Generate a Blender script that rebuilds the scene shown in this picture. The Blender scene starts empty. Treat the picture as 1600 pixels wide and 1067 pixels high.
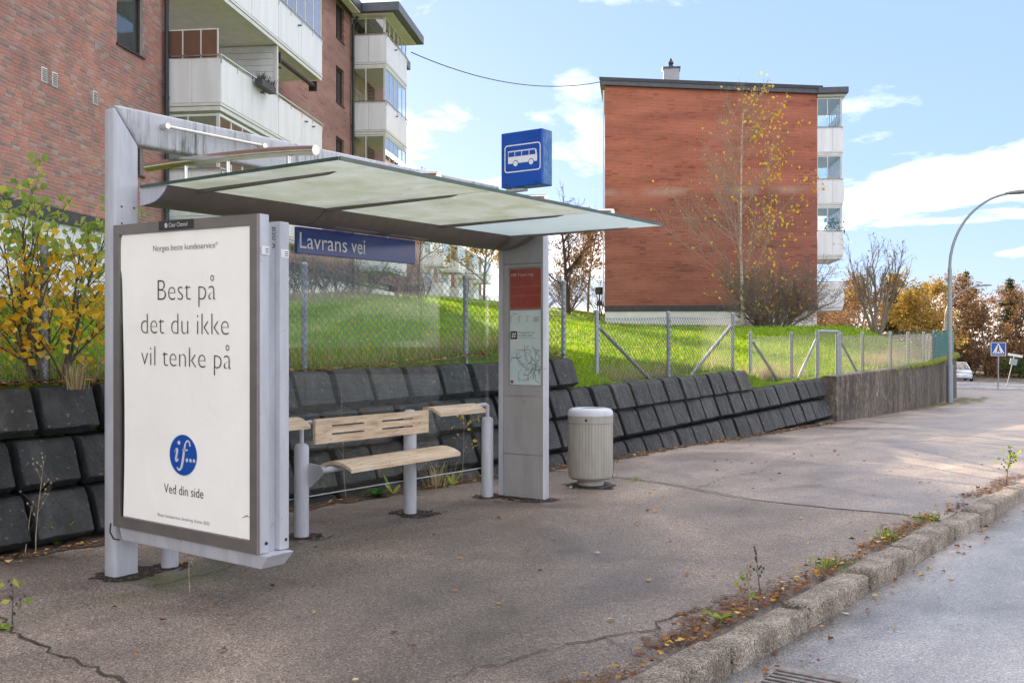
import bpy, bmesh, math, random
import numpy as np
from mathutils import Vector, Matrix
from mathutils import noise as mnoise

random.seed(11)
rng = np.random.default_rng(5)
sc = bpy.context.scene
R = math.radians

# ------------------------------------------------------------------ camera
cam_d = bpy.data.cameras.new('camera')
cam = bpy.data.objects.new('camera', cam_d)
sc.collection.objects.link(cam)
cam.location = (0, 0, 1.4)
cam.rotation_euler = (R(90), 0, R(35.2))
cam_d.sensor_width = 36; cam_d.lens = 36.0
cam_d.shift_y = 2.5 / 1600
cam_d.clip_start = 0.05; cam_d.clip_end = 2000
sc.camera = cam

# ------------------------------------------------------------------ sky, sun, exposure
FILL_CLOUD_SEED = (59.28449433, -41.41829706, 0.0)  # cloud layout chosen for strong overhead fill and few clouds in view
SUN_HEAD, SUN_EL = 49.0, 13.0            # degrees left of +Y, degrees above the horizon
SUN_DIR = Vector((-math.sin(R(SUN_HEAD)) * math.cos(R(SUN_EL)), math.cos(R(SUN_HEAD)) * math.cos(R(SUN_EL)), math.sin(R(SUN_EL))))
world = bpy.data.worlds.new('World'); sc.world = world
world.use_nodes = True
wt = world.node_tree; wt.nodes.clear()
wo = wt.nodes.new('ShaderNodeOutputWorld'); bg = wt.nodes.new('ShaderNodeBackground')
sky = wt.nodes.new('ShaderNodeTexSky'); sky.sky_type = 'NISHITA'; sky.sun_disc = False
sky.sun_elevation = R(SUN_EL); sky.sun_rotation = R(-SUN_HEAD)
sky.altitude = 100; sky.air_density = 1.0; sky.dust_density = 0.2; sky.ozone_density = 2.0
bg.inputs['Strength'].default_value = 0.15
# a thin even veil over the whole sky and scattered broken clouds, with more and brighter ones added as fill light, drawn out towards the horizon
tc = wt.nodes.new('ShaderNodeTexCoord'); sp = wt.nodes.new('ShaderNodeSeparateXYZ'); wt.links.new(tc.outputs['Generated'], sp.inputs[0])
def wmath(op, a, b):
    nd = wt.nodes.new('ShaderNodeMath'); nd.operation = op
    for i, v in enumerate((a, b)):
        if isinstance(v, (int, float)): nd.inputs[i].default_value = v
        else: wt.links.new(v, nd.inputs[i])
    return nd.outputs[0]
zz_ = wmath('ADD', wmath('MAXIMUM', sp.outputs[2], 0.0), 0.16)
cb = wt.nodes.new('ShaderNodeCombineXYZ')
wt.links.new(wmath('DIVIDE', sp.outputs[0], zz_), cb.inputs[0]); wt.links.new(wmath('DIVIDE', sp.outputs[1], zz_), cb.inputs[1])
mp = wt.nodes.new('ShaderNodeMapping'); mp.inputs['Location'].default_value = FILL_CLOUD_SEED; mp.inputs['Scale'].default_value = (0.9, 0.9, 1.0)
nz = wt.nodes.new('ShaderNodeTexNoise'); nz.inputs['Scale'].default_value = 1.0; nz.inputs['Detail'].default_value = 8; nz.inputs['Roughness'].default_value = 0.56
nz.inputs['Distortion'].default_value = 0.25
cr = wt.nodes.new('ShaderNodeValToRGB')
cr.color_ramp.elements[0].position = 0.465; cr.color_ramp.elements[0].color = (0, 0, 0, 1)
cr.color_ramp.elements[1].position = 0.68; cr.color_ramp.elements[1].color = (0.9, 0.9, 0.9, 1)
veil = wt.nodes.new('ShaderNodeMix'); veil.data_type = 'RGBA'; veil.inputs[0].default_value = 0.86
veil.inputs[7].default_value = (1.16, 1.62, 2.75, 1)
mixc = wt.nodes.new('ShaderNodeMix'); mixc.data_type = 'RGBA'
mixc.inputs[7].default_value = (13.6, 12.3, 10.8, 1)
wt.links.new(cb.outputs[0], mp.inputs['Vector']); wt.links.new(mp.outputs['Vector'], nz.inputs['Vector'])
wt.links.new(nz.outputs['Fac'], cr.inputs['Fac']); wt.links.new(cr.outputs['Color'], mixc.inputs[0])
wt.links.new(sky.outputs['Color'], veil.inputs[6]); wt.links.new(veil.outputs[2], mixc.inputs[6])
wt.links.new(mixc.outputs[2], bg.inputs['Color'])
wt.links.new(bg.outputs['Background'], wo.inputs['Surface'])

sun_d = bpy.data.lights.new('sun', 'SUN'); sun_d.energy = 5.0; sun_d.angle = R(0.5); sun_d.color = (1.0, 0.83, 0.62)
sun = bpy.data.objects.new('sun', sun_d); sc.collection.objects.link(sun)
sun.rotation_euler = SUN_DIR.to_track_quat('Z', 'Y').to_euler()
sun.location = (-60, 40, 40)
sc.view_settings.view_transform = 'Standard'; sc.view_settings.look = 'None'
sc.view_settings.gamma = 1.0; sc.view_settings.use_curve_mapping = False
sc.view_settings.exposure = 1.35
sc.cycles.max_bounces = 8; sc.cycles.transparent_max_bounces = 24
sc.cycles.use_denoising = True

# ------------------------------------------------------------------ helpers
def link(o):
    sc.collection.objects.link(o); return o

def tag(o, label=None, cat=None, group=None, kind=None):
    if label: o['label'] = label
    if cat: o['category'] = cat
    if group: o['group'] = group
    if kind: o['kind'] = kind
    return o

def empty(name, loc, rz=0.0, label=None, cat=None, group=None, kind=None):
    o = bpy.data.objects.new(name, None); link(o)
    o.empty_display_size = 0.2
    o.location = loc; o.rotation_euler = (0, 0, rz)
    return tag(o, label, cat, group, kind)

def root_of(o):
    while o.parent: o = o.parent
    return o

class MB:
    """collects simple shapes and links them as one mesh object"""
    def __init__(s): s.v = []; s.f = []
    def add(s, vs, fs):
        n = len(s.v); s.v.extend([tuple(p) for p in vs]); s.f.extend([tuple(i + n for i in f) for f in fs]); return s
    def box(s, x0, x1, y0, y1, z0, z1):
        return s.add([(x0,y0,z0),(x1,y0,z0),(x1,y1,z0),(x0,y1,z0),(x0,y0,z1),(x1,y0,z1),(x1,y1,z1),(x0,y1,z1)],
                     [(0,3,2,1),(4,5,6,7),(0,1,5,4),(1,2,6,5),(2,3,7,6),(3,0,4,7)])
    def hexa(s, p):      # eight corners, bottom ring then top ring
        return s.add(p, [(0,3,2,1),(4,5,6,7),(0,1,5,4),(1,2,6,5),(2,3,7,6),(3,0,4,7)])
    def obox(s, c, size, M):
        c = Vector(c); h = Vector(size) / 2; vs = []
        for z in (-1, 1):
            for x, y in ((-1,-1),(1,-1),(1,1),(-1,1)):
                vs.append(c + M @ Vector((x*h.x, y*h.y, z*h.z)))
        return s.hexa(vs)
    def bar(s, a, b, w, h, up=(0,0,1)):      # rectangular bar between two points
        a, b = Vector(a), Vector(b); d = (b - a); L = d.length; d.normalize()
        u = Vector(up); sx = d.cross(u)
        if sx.length < 1e-4: sx = d.cross(Vector((1,0,0)))
        sx.normalize(); sz = sx.cross(d)
        M = Matrix((sx, d, sz)).transposed()
        return s.obox((a + b) / 2, (w, L, h), M)
    def tube(s, pts, r, n=8, cap=True):
        pts = [Vector(p) for p in pts]; m = len(pts)
        rs = r if isinstance(r, (list, tuple)) else [r] * m
        rings = []; prev = None
        for i, p in enumerate(pts):
            d = (pts[min(i+1, m-1)] - pts[max(i-1, 0)])
            if d.length < 1e-9: d = Vector((0,0,1))
            d.normalize()
            if prev is None:
                a = d.orthogonal().normalized()
            else:
                a = prev - d * prev.dot(d)
                if a.length < 1e-6: a = d.orthogonal()
                a.normalize()
            prev = a; b = d.cross(a)
            rings.append([p + (a * math.cos(2*math.pi*k/n) + b * math.sin(2*math.pi*k/n)) * rs[i] for k in range(n)])
        vs = [q for ring in rings for q in ring]; fs = []
        for i in range(m - 1):
            for k in range(n):
                k2 = (k + 1) % n
                fs.append((i*n+k, i*n+k2, (i+1)*n+k2, (i+1)*n+k))
        if cap:
            fs.append(tuple(range(n-1, -1, -1))); fs.append(tuple(range((m-1)*n, m*n)))
        return s.add(vs, fs)
    def lathe(s, c, prof, n=24, cap=True):
        vs = []; m = len(prof)
        for r, z in prof:
            for k in range(n):
                t = 2*math.pi*k/n; vs.append((c[0]+r*math.cos(t), c[1]+r*math.sin(t), c[2]+z))
        fs = []
        for i in range(m-1):
            for k in range(n):
                k2 = (k+1) % n; fs.append((i*n+k, i*n+k2, (i+1)*n+k2, (i+1)*n+k))
        if cap:
            fs.append(tuple(range(n-1,-1,-1))); fs.append(tuple(range((m-1)*n, m*n)))
        return s.add(vs, fs)
    def extrude(s, poly, f0, f1):            # poly: list of 2d points; f0/f1 map a 2d point to 3d
        n = len(poly)
        vs = [f0(p) for p in poly] + [f1(p) for p in poly]
        fs = [tuple(range(n-1,-1,-1)), tuple(range(n, 2*n))] + [(i, (i+1) % n, n+(i+1) % n, n+i) for i in range(n)]
        return s.add(vs, fs)
    def quad(s, a, b, c, d): return s.add([a,b,c,d], [(0,1,2,3)])
    def build(s, name, mat, parent=None, local=False, smooth=0, bevel=0.0, seg=2):
        me = bpy.data.meshes.new(name)
        vs = s.v
        if parent is not None and not local:
            rt = root_of(parent)
            inv = (Matrix.Translation(rt.location) @ rt.rotation_euler.to_matrix().to_4x4()).inverted()
            vs = [tuple(inv @ Vector(p)) for p in vs]
        me.from_pydata(vs, [], s.f); me.update()
        if bevel or s.f:
            bm = bmesh.new(); bm.from_mesh(me)
            bmesh.ops.recalc_face_normals(bm, faces=bm.faces)
            if bevel:
                es = [e for e in bm.edges if len(e.link_faces) == 2 and e.calc_face_angle(0) > R(35)]
                bmesh.ops.bevel(bm, geom=es, offset=bevel, segments=seg, profile=0.5, affect='EDGES', clamp_overlap=True)
            bm.to_mesh(me); bm.free()
        if smooth:
            me.shade_smooth(); me.set_sharp_from_angle(angle=R(smooth))
        if mat is not None: me.materials.append(mat)
        o = bpy.data.objects.new(name, me); link(o)
        if parent is not None: o.parent = parent
        return o

def mesh_np(name, co, tris, mat, parent=None):
    """fast triangle soup"""
    me = bpy.data.meshes.new(name)
    me.vertices.add(len(co)); me.vertices.foreach_set('co', np.ascontiguousarray(co, dtype=np.float32).ravel())
    nt = len(tris)
    me.loops.add(nt*3); me.polygons.add(nt)
    me.loops.foreach_set('vertex_index', np.ascontiguousarray(tris, dtype=np.int32).ravel())
    me.polygons.foreach_set('loop_start', np.arange(0, nt*3, 3, dtype=np.int32))
    me.update(calc_edges=True)
    if mat is not None: me.materials.append(mat)
    o = bpy.data.objects.new(name, me); link(o)
    if parent is not None: o.parent = parent
    return o

def copy_tree(o, parent=None):
    c = o.copy(); link(c)
    c.parent = parent
    for ch in list(o.children): copy_tree(ch, c)
    return c

# ------------------------------------------------------------------ materials
class NT:
    def __init__(s, name):
        s.m = bpy.data.materials.new(name); s.m.use_nodes = True
        s.t = s.m.node_tree; s.t.nodes.clear()
        s.out = s.t.nodes.new('ShaderNodeOutputMaterial')
        s.g = None
    def n(s, typ, **kw):
        nd = s.t.nodes.new(typ)
        for k, v in kw.items():
            if k.startswith('i_'):
                key = k[2:]
                key = int(key) if key.isdigit() else key.replace('_', ' ')
                nd.inputs[key].default_value = v
            else: setattr(nd, k, v)
        return nd
    def l(s, a, b): s.t.links.new(a, b)
    def pos(s, scale=(1,1,1), obj=False):
        if obj:
            tcn = s.n('ShaderNodeTexCoord'); src = tcn.outputs['Object']
        else:
            gn = s.n('ShaderNodeNewGeometry'); src = gn.outputs['Position']
        mpn = s.n('ShaderNodeMapping'); mpn.inputs['Scale'].default_value = scale
        s.l(src, mpn.inputs['Vector']); return mpn.outputs['Vector']
    def noise(s, vec, scale, detail=4, rough=0.55, dist=0.0):
        nd = s.n('ShaderNodeTexNoise'); nd.inputs['Scale'].default_value = scale; nd.inputs['Detail'].default_value = detail
        nd.inputs['Roughness'].default_value = rough; nd.inputs['Distortion'].default_value = dist
        s.l(vec, nd.inputs['Vector']); return nd.outputs['Fac']
    def ramp(s, fac, stops):
        nd = s.n('ShaderNodeValToRGB'); e = nd.color_ramp.elements
        while len(e) < len(stops): e.new(0.5)
        for i, (p, c) in enumerate(stops):
            e[i].position = p; e[i].color = c if len(c) == 4 else (*c, 1)
        s.l(fac, nd.inputs['Fac']); return nd.outputs['Color']
    def mix(s, fac, a, b, mode='MIX'):
        nd = s.n('ShaderNodeMix', data_type='RGBA', blend_type=mode)
        for idx, v in ((0, fac), (6, a), (7, b)):
            if hasattr(v, 'is_linked') or hasattr(v, 'links'): s.l(v, nd.inputs[idx])
            else: nd.inputs[idx].default_value = v if idx == 0 else ((*v, 1) if len(v) == 3 else v)
        return nd.outputs[2]
    def math(s, op, a, b=0.0, clamp=False):
        nd = s.n('ShaderNodeMath', operation=op, use_clamp=clamp)
        for i, v in enumerate((a, b)):
            if hasattr(v, 'links'): s.l(v, nd.inputs[i])
            else: nd.inputs[i].default_value = v
        return nd.outputs[0]
    def bump(s, h, strength=0.4, dist=0.01):
        nd = s.n('ShaderNodeBump'); nd.inputs['Strength'].default_value = strength; nd.inputs['Distance'].default_value = dist
        s.l(h, nd.inputs['Height']); return nd.outputs['Normal']
    def pbr(s, col, rough=0.6, metal=0.0, normal=None, spec=0.5, **kw):
        b = s.n('ShaderNodeBsdfPrincipled')
        for key, v in (('Base Color', col), ('Roughness', rough), ('Metallic', metal)):
            if hasattr(v, 'links'): s.l(v, b.inputs[key])
            else: b.inputs[key].default_value = ((*v, 1) if key == 'Base Color' and len(v) == 3 else v)
        b.inputs['Specular IOR Level'].default_value = spec
        for k, v in kw.items():
            key = k.replace('_', ' ')
            if hasattr(v, 'links'): s.l(v, b.inputs[key])
            else: b.inputs[key].default_value = v
        if normal is not None: s.l(normal, b.inputs['Normal'])
        s.b = b
        s.l(b.outputs['BSDF'], s.out.inputs['Surface'])
        return s.m
    def island(s):
        gn = s.n('ShaderNodeNewGeometry'); oi = s.n('ShaderNodeObjectInfo')
        a = s.math('ADD', gn.outputs['Random Per Island'], oi.outputs['Random'])
        return s.math('FRACT', a)

def simple(name, c1, c2=None, scale=6.0, rough=0.55, metal=0.0, bump=0.0, bscale=40.0, stretch=(1,1,1), spec=0.5, lo=0.35, hi=0.65, rvar=0.0):
    t = NT(name); v = t.pos(stretch)
    col = c1
    if c2 is not None:
        fac = t.noise(v, scale, 5, 0.6)
        col = t.ramp(fac, [(lo, c1), (hi, c2)])
    nrm = t.bump(t.noise(v, bscale, 4), bump, 0.01) if bump else None
    rg = rough
    if rvar:
        rg = t.math('ADD', t.math('MULTIPLY', t.noise(v, scale*1.7, 4), rvar), rough - rvar/2)
    return t.pbr(col, rg, metal, nrm, spec)

def leafy(name, stops, rough=0.6, trans=0.35):
    """leaf or grass colour that differs from piece to piece, lets some light through"""
    t = NT(name); col = t.ramp(t.island(), stops)
    d = t.n('ShaderNodeBsdfDiffuse'); tr = t.n('ShaderNodeBsdfTranslucent'); mx = t.n('ShaderNodeMixShader')
    t.l(col, d.inputs['Color']); t.l(col, tr.inputs['Color'])
    mx.inputs['Fac'].default_value = trans
    t.l(d.outputs[0], mx.inputs[1]); t.l(tr.outputs[0], mx.inputs[2]); t.l(mx.outputs[0], t.out.inputs['Surface'])
    return t.m

def glass(name, tint=(0.93, 0.97, 0.95), base=0.04, rough=0.0, boost=1.0):
    """clear pane: looks through, mirrors more at a grazing angle"""
    t = NT(name)
    tr = t.n('ShaderNodeBsdfTransparent'); tr.inputs['Color'].default_value = (*tint, 1)
    gl = t.n('ShaderNodeBsdfGlossy'); gl.inputs['Roughness'].default_value = rough; gl.inputs['Color'].default_value = (1,1,1,1)
    lw = t.n('ShaderNodeLayerWeight'); lw.inputs['Blend'].default_value = 0.5
    fac = t.math('ADD', t.math('MULTIPLY', t.math('POWER', lw.outputs['Facing'], 5.0), 0.9 * boost), base * boost, clamp=True)
    mx = t.n('ShaderNodeMixShader'); t.l(fac, mx.inputs['Fac']); t.l(tr.outputs[0], mx.inputs[1]); t.l(gl.outputs[0], mx.inputs[2])
    t.l(mx.outputs[0], t.out.inputs['Surface']); return t.m

MAT = {}
# asphalt of the pavement: fine pale and dark grains, broad stains, damp darker areas
def asphalt(name, base, dark, light, grain=170.0, stain=0.7, rough=(0.5, 0.8), moss=False):
    t = NT(name); v = t.pos()
    g = t.n('ShaderNodeTexVoronoi'); g.inputs['Scale'].default_value = grain; t.l(v, g.inputs['Vector'])
    gr = t.n('ShaderNodeSeparateColor'); t.l(g.outputs['Color'], gr.inputs[0])
    grains = t.ramp(gr.outputs[0], [(0.0, dark), (0.32, base), (0.7, base), (1.0, light)])
    st = t.noise(v, stain, 6, 0.62, 0.8)
    stc = t.ramp(st, [(0.36, (0.50, 0.49, 0.47)), (0.47, (0.86, 0.85, 0.84)), (0.55, (1.08, 1.06, 1.04)), (0.66, (1.55, 1.52, 1.48))])
    col = t.mix(1.0, grains, stc, 'MULTIPLY')
    st2 = t.noise(t.pos((1.0, 0.35, 1.0)), 2.6, 5, 0.6)
    col = t.mix(0.5, col, t.ramp(st2, [(0.35, (0.62, 0.6, 0.6)), (0.6, (1.08, 1.06, 1.04))]), 'MULTIPLY')
    if moss:
        mk = t.math('MULTIPLY', t.ramp(t.noise(v, 1.7, 6, 0.65), [(0.5, (0,0,0)), (0.68, (1,1,1))]), 1.0)
        gx = t.n('ShaderNodeSeparateXYZ'); t.l(v, gx.inputs[0])
        # grows in the sheltered strip along the foot of the shelter
        ax = t.math('SUBTRACT', 1.0, t.math('MULTIPLY', t.math('ABSOLUTE', t.math('ADD', gx.outputs[0], 5.35)), 1.3), clamp=True)
        ay = t.math('SUBTRACT', 1.0, t.math('MULTIPLY', t.math('ABSOLUTE', t.math('SUBTRACT', gx.outputs[1], 3.9)), 0.55), clamp=True)
        mk = t.math('MULTIPLY', mk, t.math('MULTIPLY', ax, t.math('MULTIPLY', ay, 1.6)), clamp=True)
        col = t.mix(t.math('MULTIPLY', mk, 0.75), col, (0.10, 0.13, 0.035))
    rg = t.ramp(st, [(0.3, (rough[0],)*3), (0.65, (rough[1],)*3)])
    nb = t.bump(t.math('ADD', gr.outputs[1], t.math('MULTIPLY', t.noise(v, 60, 3), 1.2)), 0.55, 0.006)
    return t.pbr(col, rg, 0, nb, 0.4)
MAT['pavement'] = asphalt('pavement_asphalt', (0.205, 0.166, 0.134), (0.055, 0.042, 0.033), (0.44, 0.365, 0.30), grain=150.0, stain=0.38, rough=(0.32, 0.7), moss=True)
MAT['pavement_new'] = asphalt('pavement_asphalt_paler', (0.30, 0.245, 0.205), (0.09, 0.07, 0.056), (0.58, 0.485, 0.41), grain=150.0, stain=0.5, rough=(0.26, 0.6))
MAT['road'] = asphalt('road_asphalt', (0.27, 0.265, 0.265), (0.10, 0.095, 0.09), (0.54, 0.53, 0.52), rough=(0.12, 0.36), stain=0.4)
def ragged(name, c1, c2, scale, cut=0.46, bump=0.9, bscale=90):
    """loose matter with a ragged, broken outline"""
    t = NT(name); v = t.pos()
    col = t.ramp(t.noise(v, scale, 5, 0.65), [(0.35, c1), (0.65, c2)])
    t.pbr(col, 0.95, 0, t.bump(t.noise(v, bscale, 4), bump, 0.012), 0.2)
    tr = t.n('ShaderNodeBsdfTransparent'); mx = t.n('ShaderNodeMixShader')
    t.l(t.ramp(t.noise(v, 24, 7, 0.75), [(cut, (0,0,0)), (cut + 0.04, (1,1,1))]), mx.inputs[0])
    t.l(tr.outputs[0], mx.inputs[1]); t.l(t.b.outputs[0], mx.inputs[2]); t.l(mx.outputs[0], t.out.inputs['Surface'])
    return t.m
MAT['grime_shade'] = ragged('dark_grime_shade', (0.035, 0.028, 0.022), (0.085, 0.068, 0.054), 30, 0.45)  # dirt tone that also paints contact shade at the feet of things
MAT['crack'] = simple('crack_dirt', (0.035, 0.03, 0.026), (0.075, 0.06, 0.045), 30, 0.9)
MAT['soil'] = simple('soil', (0.06, 0.042, 0.03), (0.13, 0.085, 0.055), 9, 0.95, bump=0.8, bscale=60)
MAT['soil_strip'] = ragged('soil_strip', (0.07, 0.05, 0.034), (0.17, 0.115, 0.075), 20, 0.44)
MAT['litter_soil'] = ragged('rusty_litter', (0.10, 0.055, 0.032), (0.24, 0.13, 0.07), 40, 0.50)

def granite(name):
    t = NT(name); v = t.pos()
    g = t.n('ShaderNodeTexVoronoi'); g.inputs['Scale'].default_value = 150; t.l(v, g.inputs['Vector'])
    gr = t.n('ShaderNodeSeparateColor'); t.l(g.outputs['Color'], gr.inputs[0])
    col = t.ramp(gr.outputs[0], [(0.0, (0.08,0.066,0.055)), (0.3, (0.30,0.26,0.22)), (0.75, (0.41,0.36,0.305)), (1.0, (0.68,0.61,0.53))])
    st = t.ramp(t.noise(v, 5, 6, 0.65), [(0.32, (0.5,0.47,0.42)), (0.62, (1.1,1.06,1.0))])
    col = t.mix(1.0, col, st, 'MULTIPLY')
    return t.pbr(col, 0.85, 0, t.bump(t.noise(v, 45, 6, 0.7), 0.9, 0.02), 0.3)
MAT['granite'] = granite('kerb_granite')

def block_mat():
    t = NT('dark_concrete_block'); v = t.pos()
    base = t.ramp(t.island(), [(0.0, (0.018,0.020,0.021)), (0.45, (0.029,0.032,0.033)), (0.8, (0.043,0.046,0.048)), (1.0, (0.058,0.049,0.040))])
    st = t.ramp(t.noise(t.pos((1,1,0.45)), 5.5, 7, 0.7), [(0.3, (0.42,0.42,0.42)), (0.52, (1.0,1.0,0.98)), (0.68, (2.1,2.0,1.8)), (0.8, (3.0,2.8,2.4))])
    col = t.mix(1.0, base, st, 'MULTIPLY')
    ln = t.ramp(t.noise(v, 22, 5, 0.6), [(0.63, (0,0,0)), (0.68, (1,1,1))])
    col = t.mix(t.math('MULTIPLY', ln, 0.45), col, (0.34, 0.35, 0.31))
    ms = t.ramp(t.noise(v, 3.1, 6, 0.7), [(0.56, (0,0,0)), (0.72, (1,1,1))])
    col = t.mix(t.math('MULTIPLY', ms, 0.45), col, (0.075, 0.075, 0.03))
    return t.pbr(col, 0.55, 0, t.bump(t.math('ADD', t.noise(v, 48, 6, 0.72), t.math('MULTIPLY', t.noise(v, 9, 4), 1.5)), 1.0, 0.03), 0.5)
MAT['block'] = block_mat()

def concrete_wall_mat():
    t = NT('stained_concrete'); v = t.pos((1.0, 1.0, 0.2))
    s1 = t.noise(v, 2.3, 8, 0.75, 1.6); s2 = t.noise(t.pos((1,1,0.5)), 1.3, 6, 0.65); s3 = t.noise(t.pos(), 9, 6, 0.7)
    f = t.math('ADD', t.math('MULTIPLY', s1, 0.52), t.math('MULTIPLY', s3, 0.48))
    col = t.ramp(f, [(0.36, (0.045,0.039,0.034)), (0.48, (0.105,0.090,0.074)), (0.56, (0.18,0.155,0.128)), (0.66, (0.42,0.37,0.305))])
    col = t.mix(1.0, col, t.ramp(s2, [(0.35, (0.55,0.54,0.54)), (0.65, (1.25,1.2,1.12))]), 'MULTIPLY')
    return t.pbr(col, 0.85, 0, t.bump(t.noise(t.pos(), 35, 5), 0.6, 0.015), 0.3)
MAT['concrete'] = concrete_wall_mat()
MAT['moss_flat'] = ragged('ground_moss', (0.12, 0.14, 0.02), (0.25, 0.26, 0.04), 14, 0.49)
MAT['moss'] = simple('moss', (0.10, 0.13, 0.015), (0.24, 0.25, 0.03), 9, 0.95, bump=0.9, bscale=70)

def painted(name, c, rough=0.42, grime_shade=0.35, metal=0.0, streak=0.2):
    t = NT(name); v = t.pos((1,1,streak))
    g = t.ramp(t.noise(v, 9, 6, 0.66), [(0.30, (1-grime_shade, 1-grime_shade, 1-grime_shade*0.95)), (0.62, (1.03, 1.03, 1.03))])
    sp = t.ramp(t.noise(t.pos(), 55, 3), [(0.66, (1,1,1)), (0.74, (0.72,0.70,0.66))])
    col = t.mix(1.0, t.mix(1.0, c, g, 'MULTIPLY'), sp, 'MULTIPLY')
    return t.pbr(col, t.math('ADD', t.math('MULTIPLY', t.noise(t.pos(), 7, 4), 0.25), rough - 0.12), metal, t.bump(t.noise(t.pos(), 120, 2), 0.06, 0.004), 0.5)
MAT['steel_paint'] = painted('shelter_grey_paint', (0.54, 0.55, 0.58), 0.4, 0.22)
def beam_mat():   # lichen-streaked top beam
    t = NT('streaked_grey_paint'); v = t.pos((1, 1, 0.07))
    a = t.ramp(t.noise(v, 30, 5, 0.7), [(0.46, (0,0,0)), (0.62, (1,1,1))])
    b = t.ramp(t.noise(t.pos(), 2.2, 4), [(0.42, (0,0,0)), (0.62, (1,1,1))])
    col = t.mix(t.math('MULTIPLY', t.math('MULTIPLY', a, b), 1.0), (0.52, 0.53, 0.55), (0.12, 0.12, 0.09))
    return t.pbr(col, 0.45, 0, None, 0.5)
MAT['beam_paint'] = beam_mat()
MAT['taupe_paint'] = painted('taupe_paint', (0.20, 0.175, 0.155), 0.42, 0.18)
MAT['post_paint'] = painted('post_grey_paint', (0.54, 0.55, 0.58), 0.42, 0.25)
MAT['stainless'] = simple('stainless_steel', (0.62, 0.58, 0.52), (0.72, 0.69, 0.64), 8, 0.2, 1.0)
MAT['galv'] = simple('galvanised_steel', (0.24, 0.27, 0.30), (0.40, 0.43, 0.46), 45, 0.5, 0.55)
MAT['wire'] = simple('galvanised_wire', (0.09, 0.095, 0.10), (0.16, 0.17, 0.175), 20, 0.6, 0.2)
MAT['green_wire'] = simple('green_coated_wire', (0.03, 0.16, 0.16), (0.05, 0.22, 0.21), 20, 0.5)
MAT['black'] = simple('black_rubber', (0.02, 0.02, 0.022), None, rough=0.5)
MAT['glass'] = glass('shelter_glass', (0.94, 0.97, 0.96), 0.03, 0.0, 0.8)
MAT['clear'] = glass('display_glass', (0.98, 0.985, 0.98), 0.02, 0.0, 0.5)
MAT['balcony_glass'] = glass('balcony_glass', (0.88, 0.94, 0.94), 0.06, 0.0, 1.4)
MAT['window'] = simple('window_glass', (0.035, 0.045, 0.05), (0.07, 0.085, 0.09), 0.9, 0.04, 0.0, spec=1.0)
def canopy_mat(name, c, dirt):
    t = NT(name); v = t.pos()
    m = t.noise(v, 3.2, 7, 0.7, 0.6)
    a = t.ramp(m, [(0.34, (0.74*c[0], 0.76*c[1], 0.58*c[2])), (0.60, c)])
    col = t.mix(dirt, c, a)
    sp = t.ramp(t.noise(v, 17, 4, 0.6), [(0.69, (1,1,1)), (0.75, (0.35,0.35,0.3))])
    col = t.mix(1.0, col, sp, 'MULTIPLY')
    d = t.n('ShaderNodeBsdfDiffuse'); tr = t.n('ShaderNodeBsdfTranslucent'); gl = t.n('ShaderNodeBsdfGlossy')
    gl.inputs['Roughness'].default_value = 0.25
    for q in (d, tr): t.l(col, q.inputs['Color'])
    m1 = t.n('ShaderNodeMixShader'); m1.inputs[0].default_value = 0.72
    t.l(d.outputs[0], m1.inputs[1]); t.l(tr.outputs[0], m1.inputs[2])
    m2 = t.n('ShaderNodeMixShader'); m2.inputs[0].default_value = 0.06
    t.l(m1.outputs[0], m2.inputs[1]); t.l(gl.outputs[0], m2.inputs[2]); t.l(m2.outputs[0], t.out.inputs['Surface'])
    return t.m
MAT['canopy'] = canopy_mat('dirty_frosted_glass', (0.91, 0.93, 0.86), 0.65)
MAT['canopy_clean'] = canopy_mat('frosted_glass', (0.88, 0.95, 0.93), 0.12)
def wood_mat():
    t = NT('worn_pale_wood'); v = t.pos((6, 0.8, 6))
    a = t.ramp(t.noise(v, 5, 6, 0.65, 0.4), [(0.3, (0.42,0.29,0.18)), (0.5, (0.66,0.50,0.345)), (0.7, (0.76,0.63,0.48))])
    sc_ = t.ramp(t.noise(t.pos((3, 1, 3)), 16, 4, 0.6), [(0.64, (1,1,1)), (0.72, (0.42,0.36,0.28))])
    col = t.mix(1.0, a, sc_, 'MULTIPLY')
    return t.pbr(col, 0.65, 0, t.bump(t.noise(v, 30, 4), 0.25, 0.004), 0.4)
MAT['wood'] = wood_mat()
MAT['blue'] = simple('sign_blue', (0.006, 0.075, 0.36), (0.008, 0.09, 0.42), 3, 0.28)
MAT['blue_edge'] = simple('worn_sign_blue', (0.02, 0.12, 0.36), (0.14, 0.26, 0.45), 40, 0.5, stretch=(1,1,0.4), lo=0.45, hi=0.7)
MAT['navy'] = simple('name_sign_blue', (0.003, 0.028, 0.20), (0.005, 0.04, 0.27), 2, 0.12)
MAT['white'] = simple('white_print', (0.80, 0.80, 0.80), None, rough=0.5)
MAT['ink'] = simple('black_print', (0.035, 0.032, 0.03), None, rough=0.6)
MAT['grey_ink'] = simple('grey_print', (0.12, 0.12, 0.12), None, rough=0.6)
MAT['logo_blue'] = simple('logo_blue', (0.012, 0.10, 0.50), None, rough=0.4)
MAT['red_sheet'] = simple('red_sheet', (0.30, 0.022, 0.012), (0.42, 0.06, 0.04), 5, 0.4)
MAT['paper'] = simple('pale_paper', (0.68, 0.78, 0.76), (0.78, 0.84, 0.80), 6, 0.5)
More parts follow.
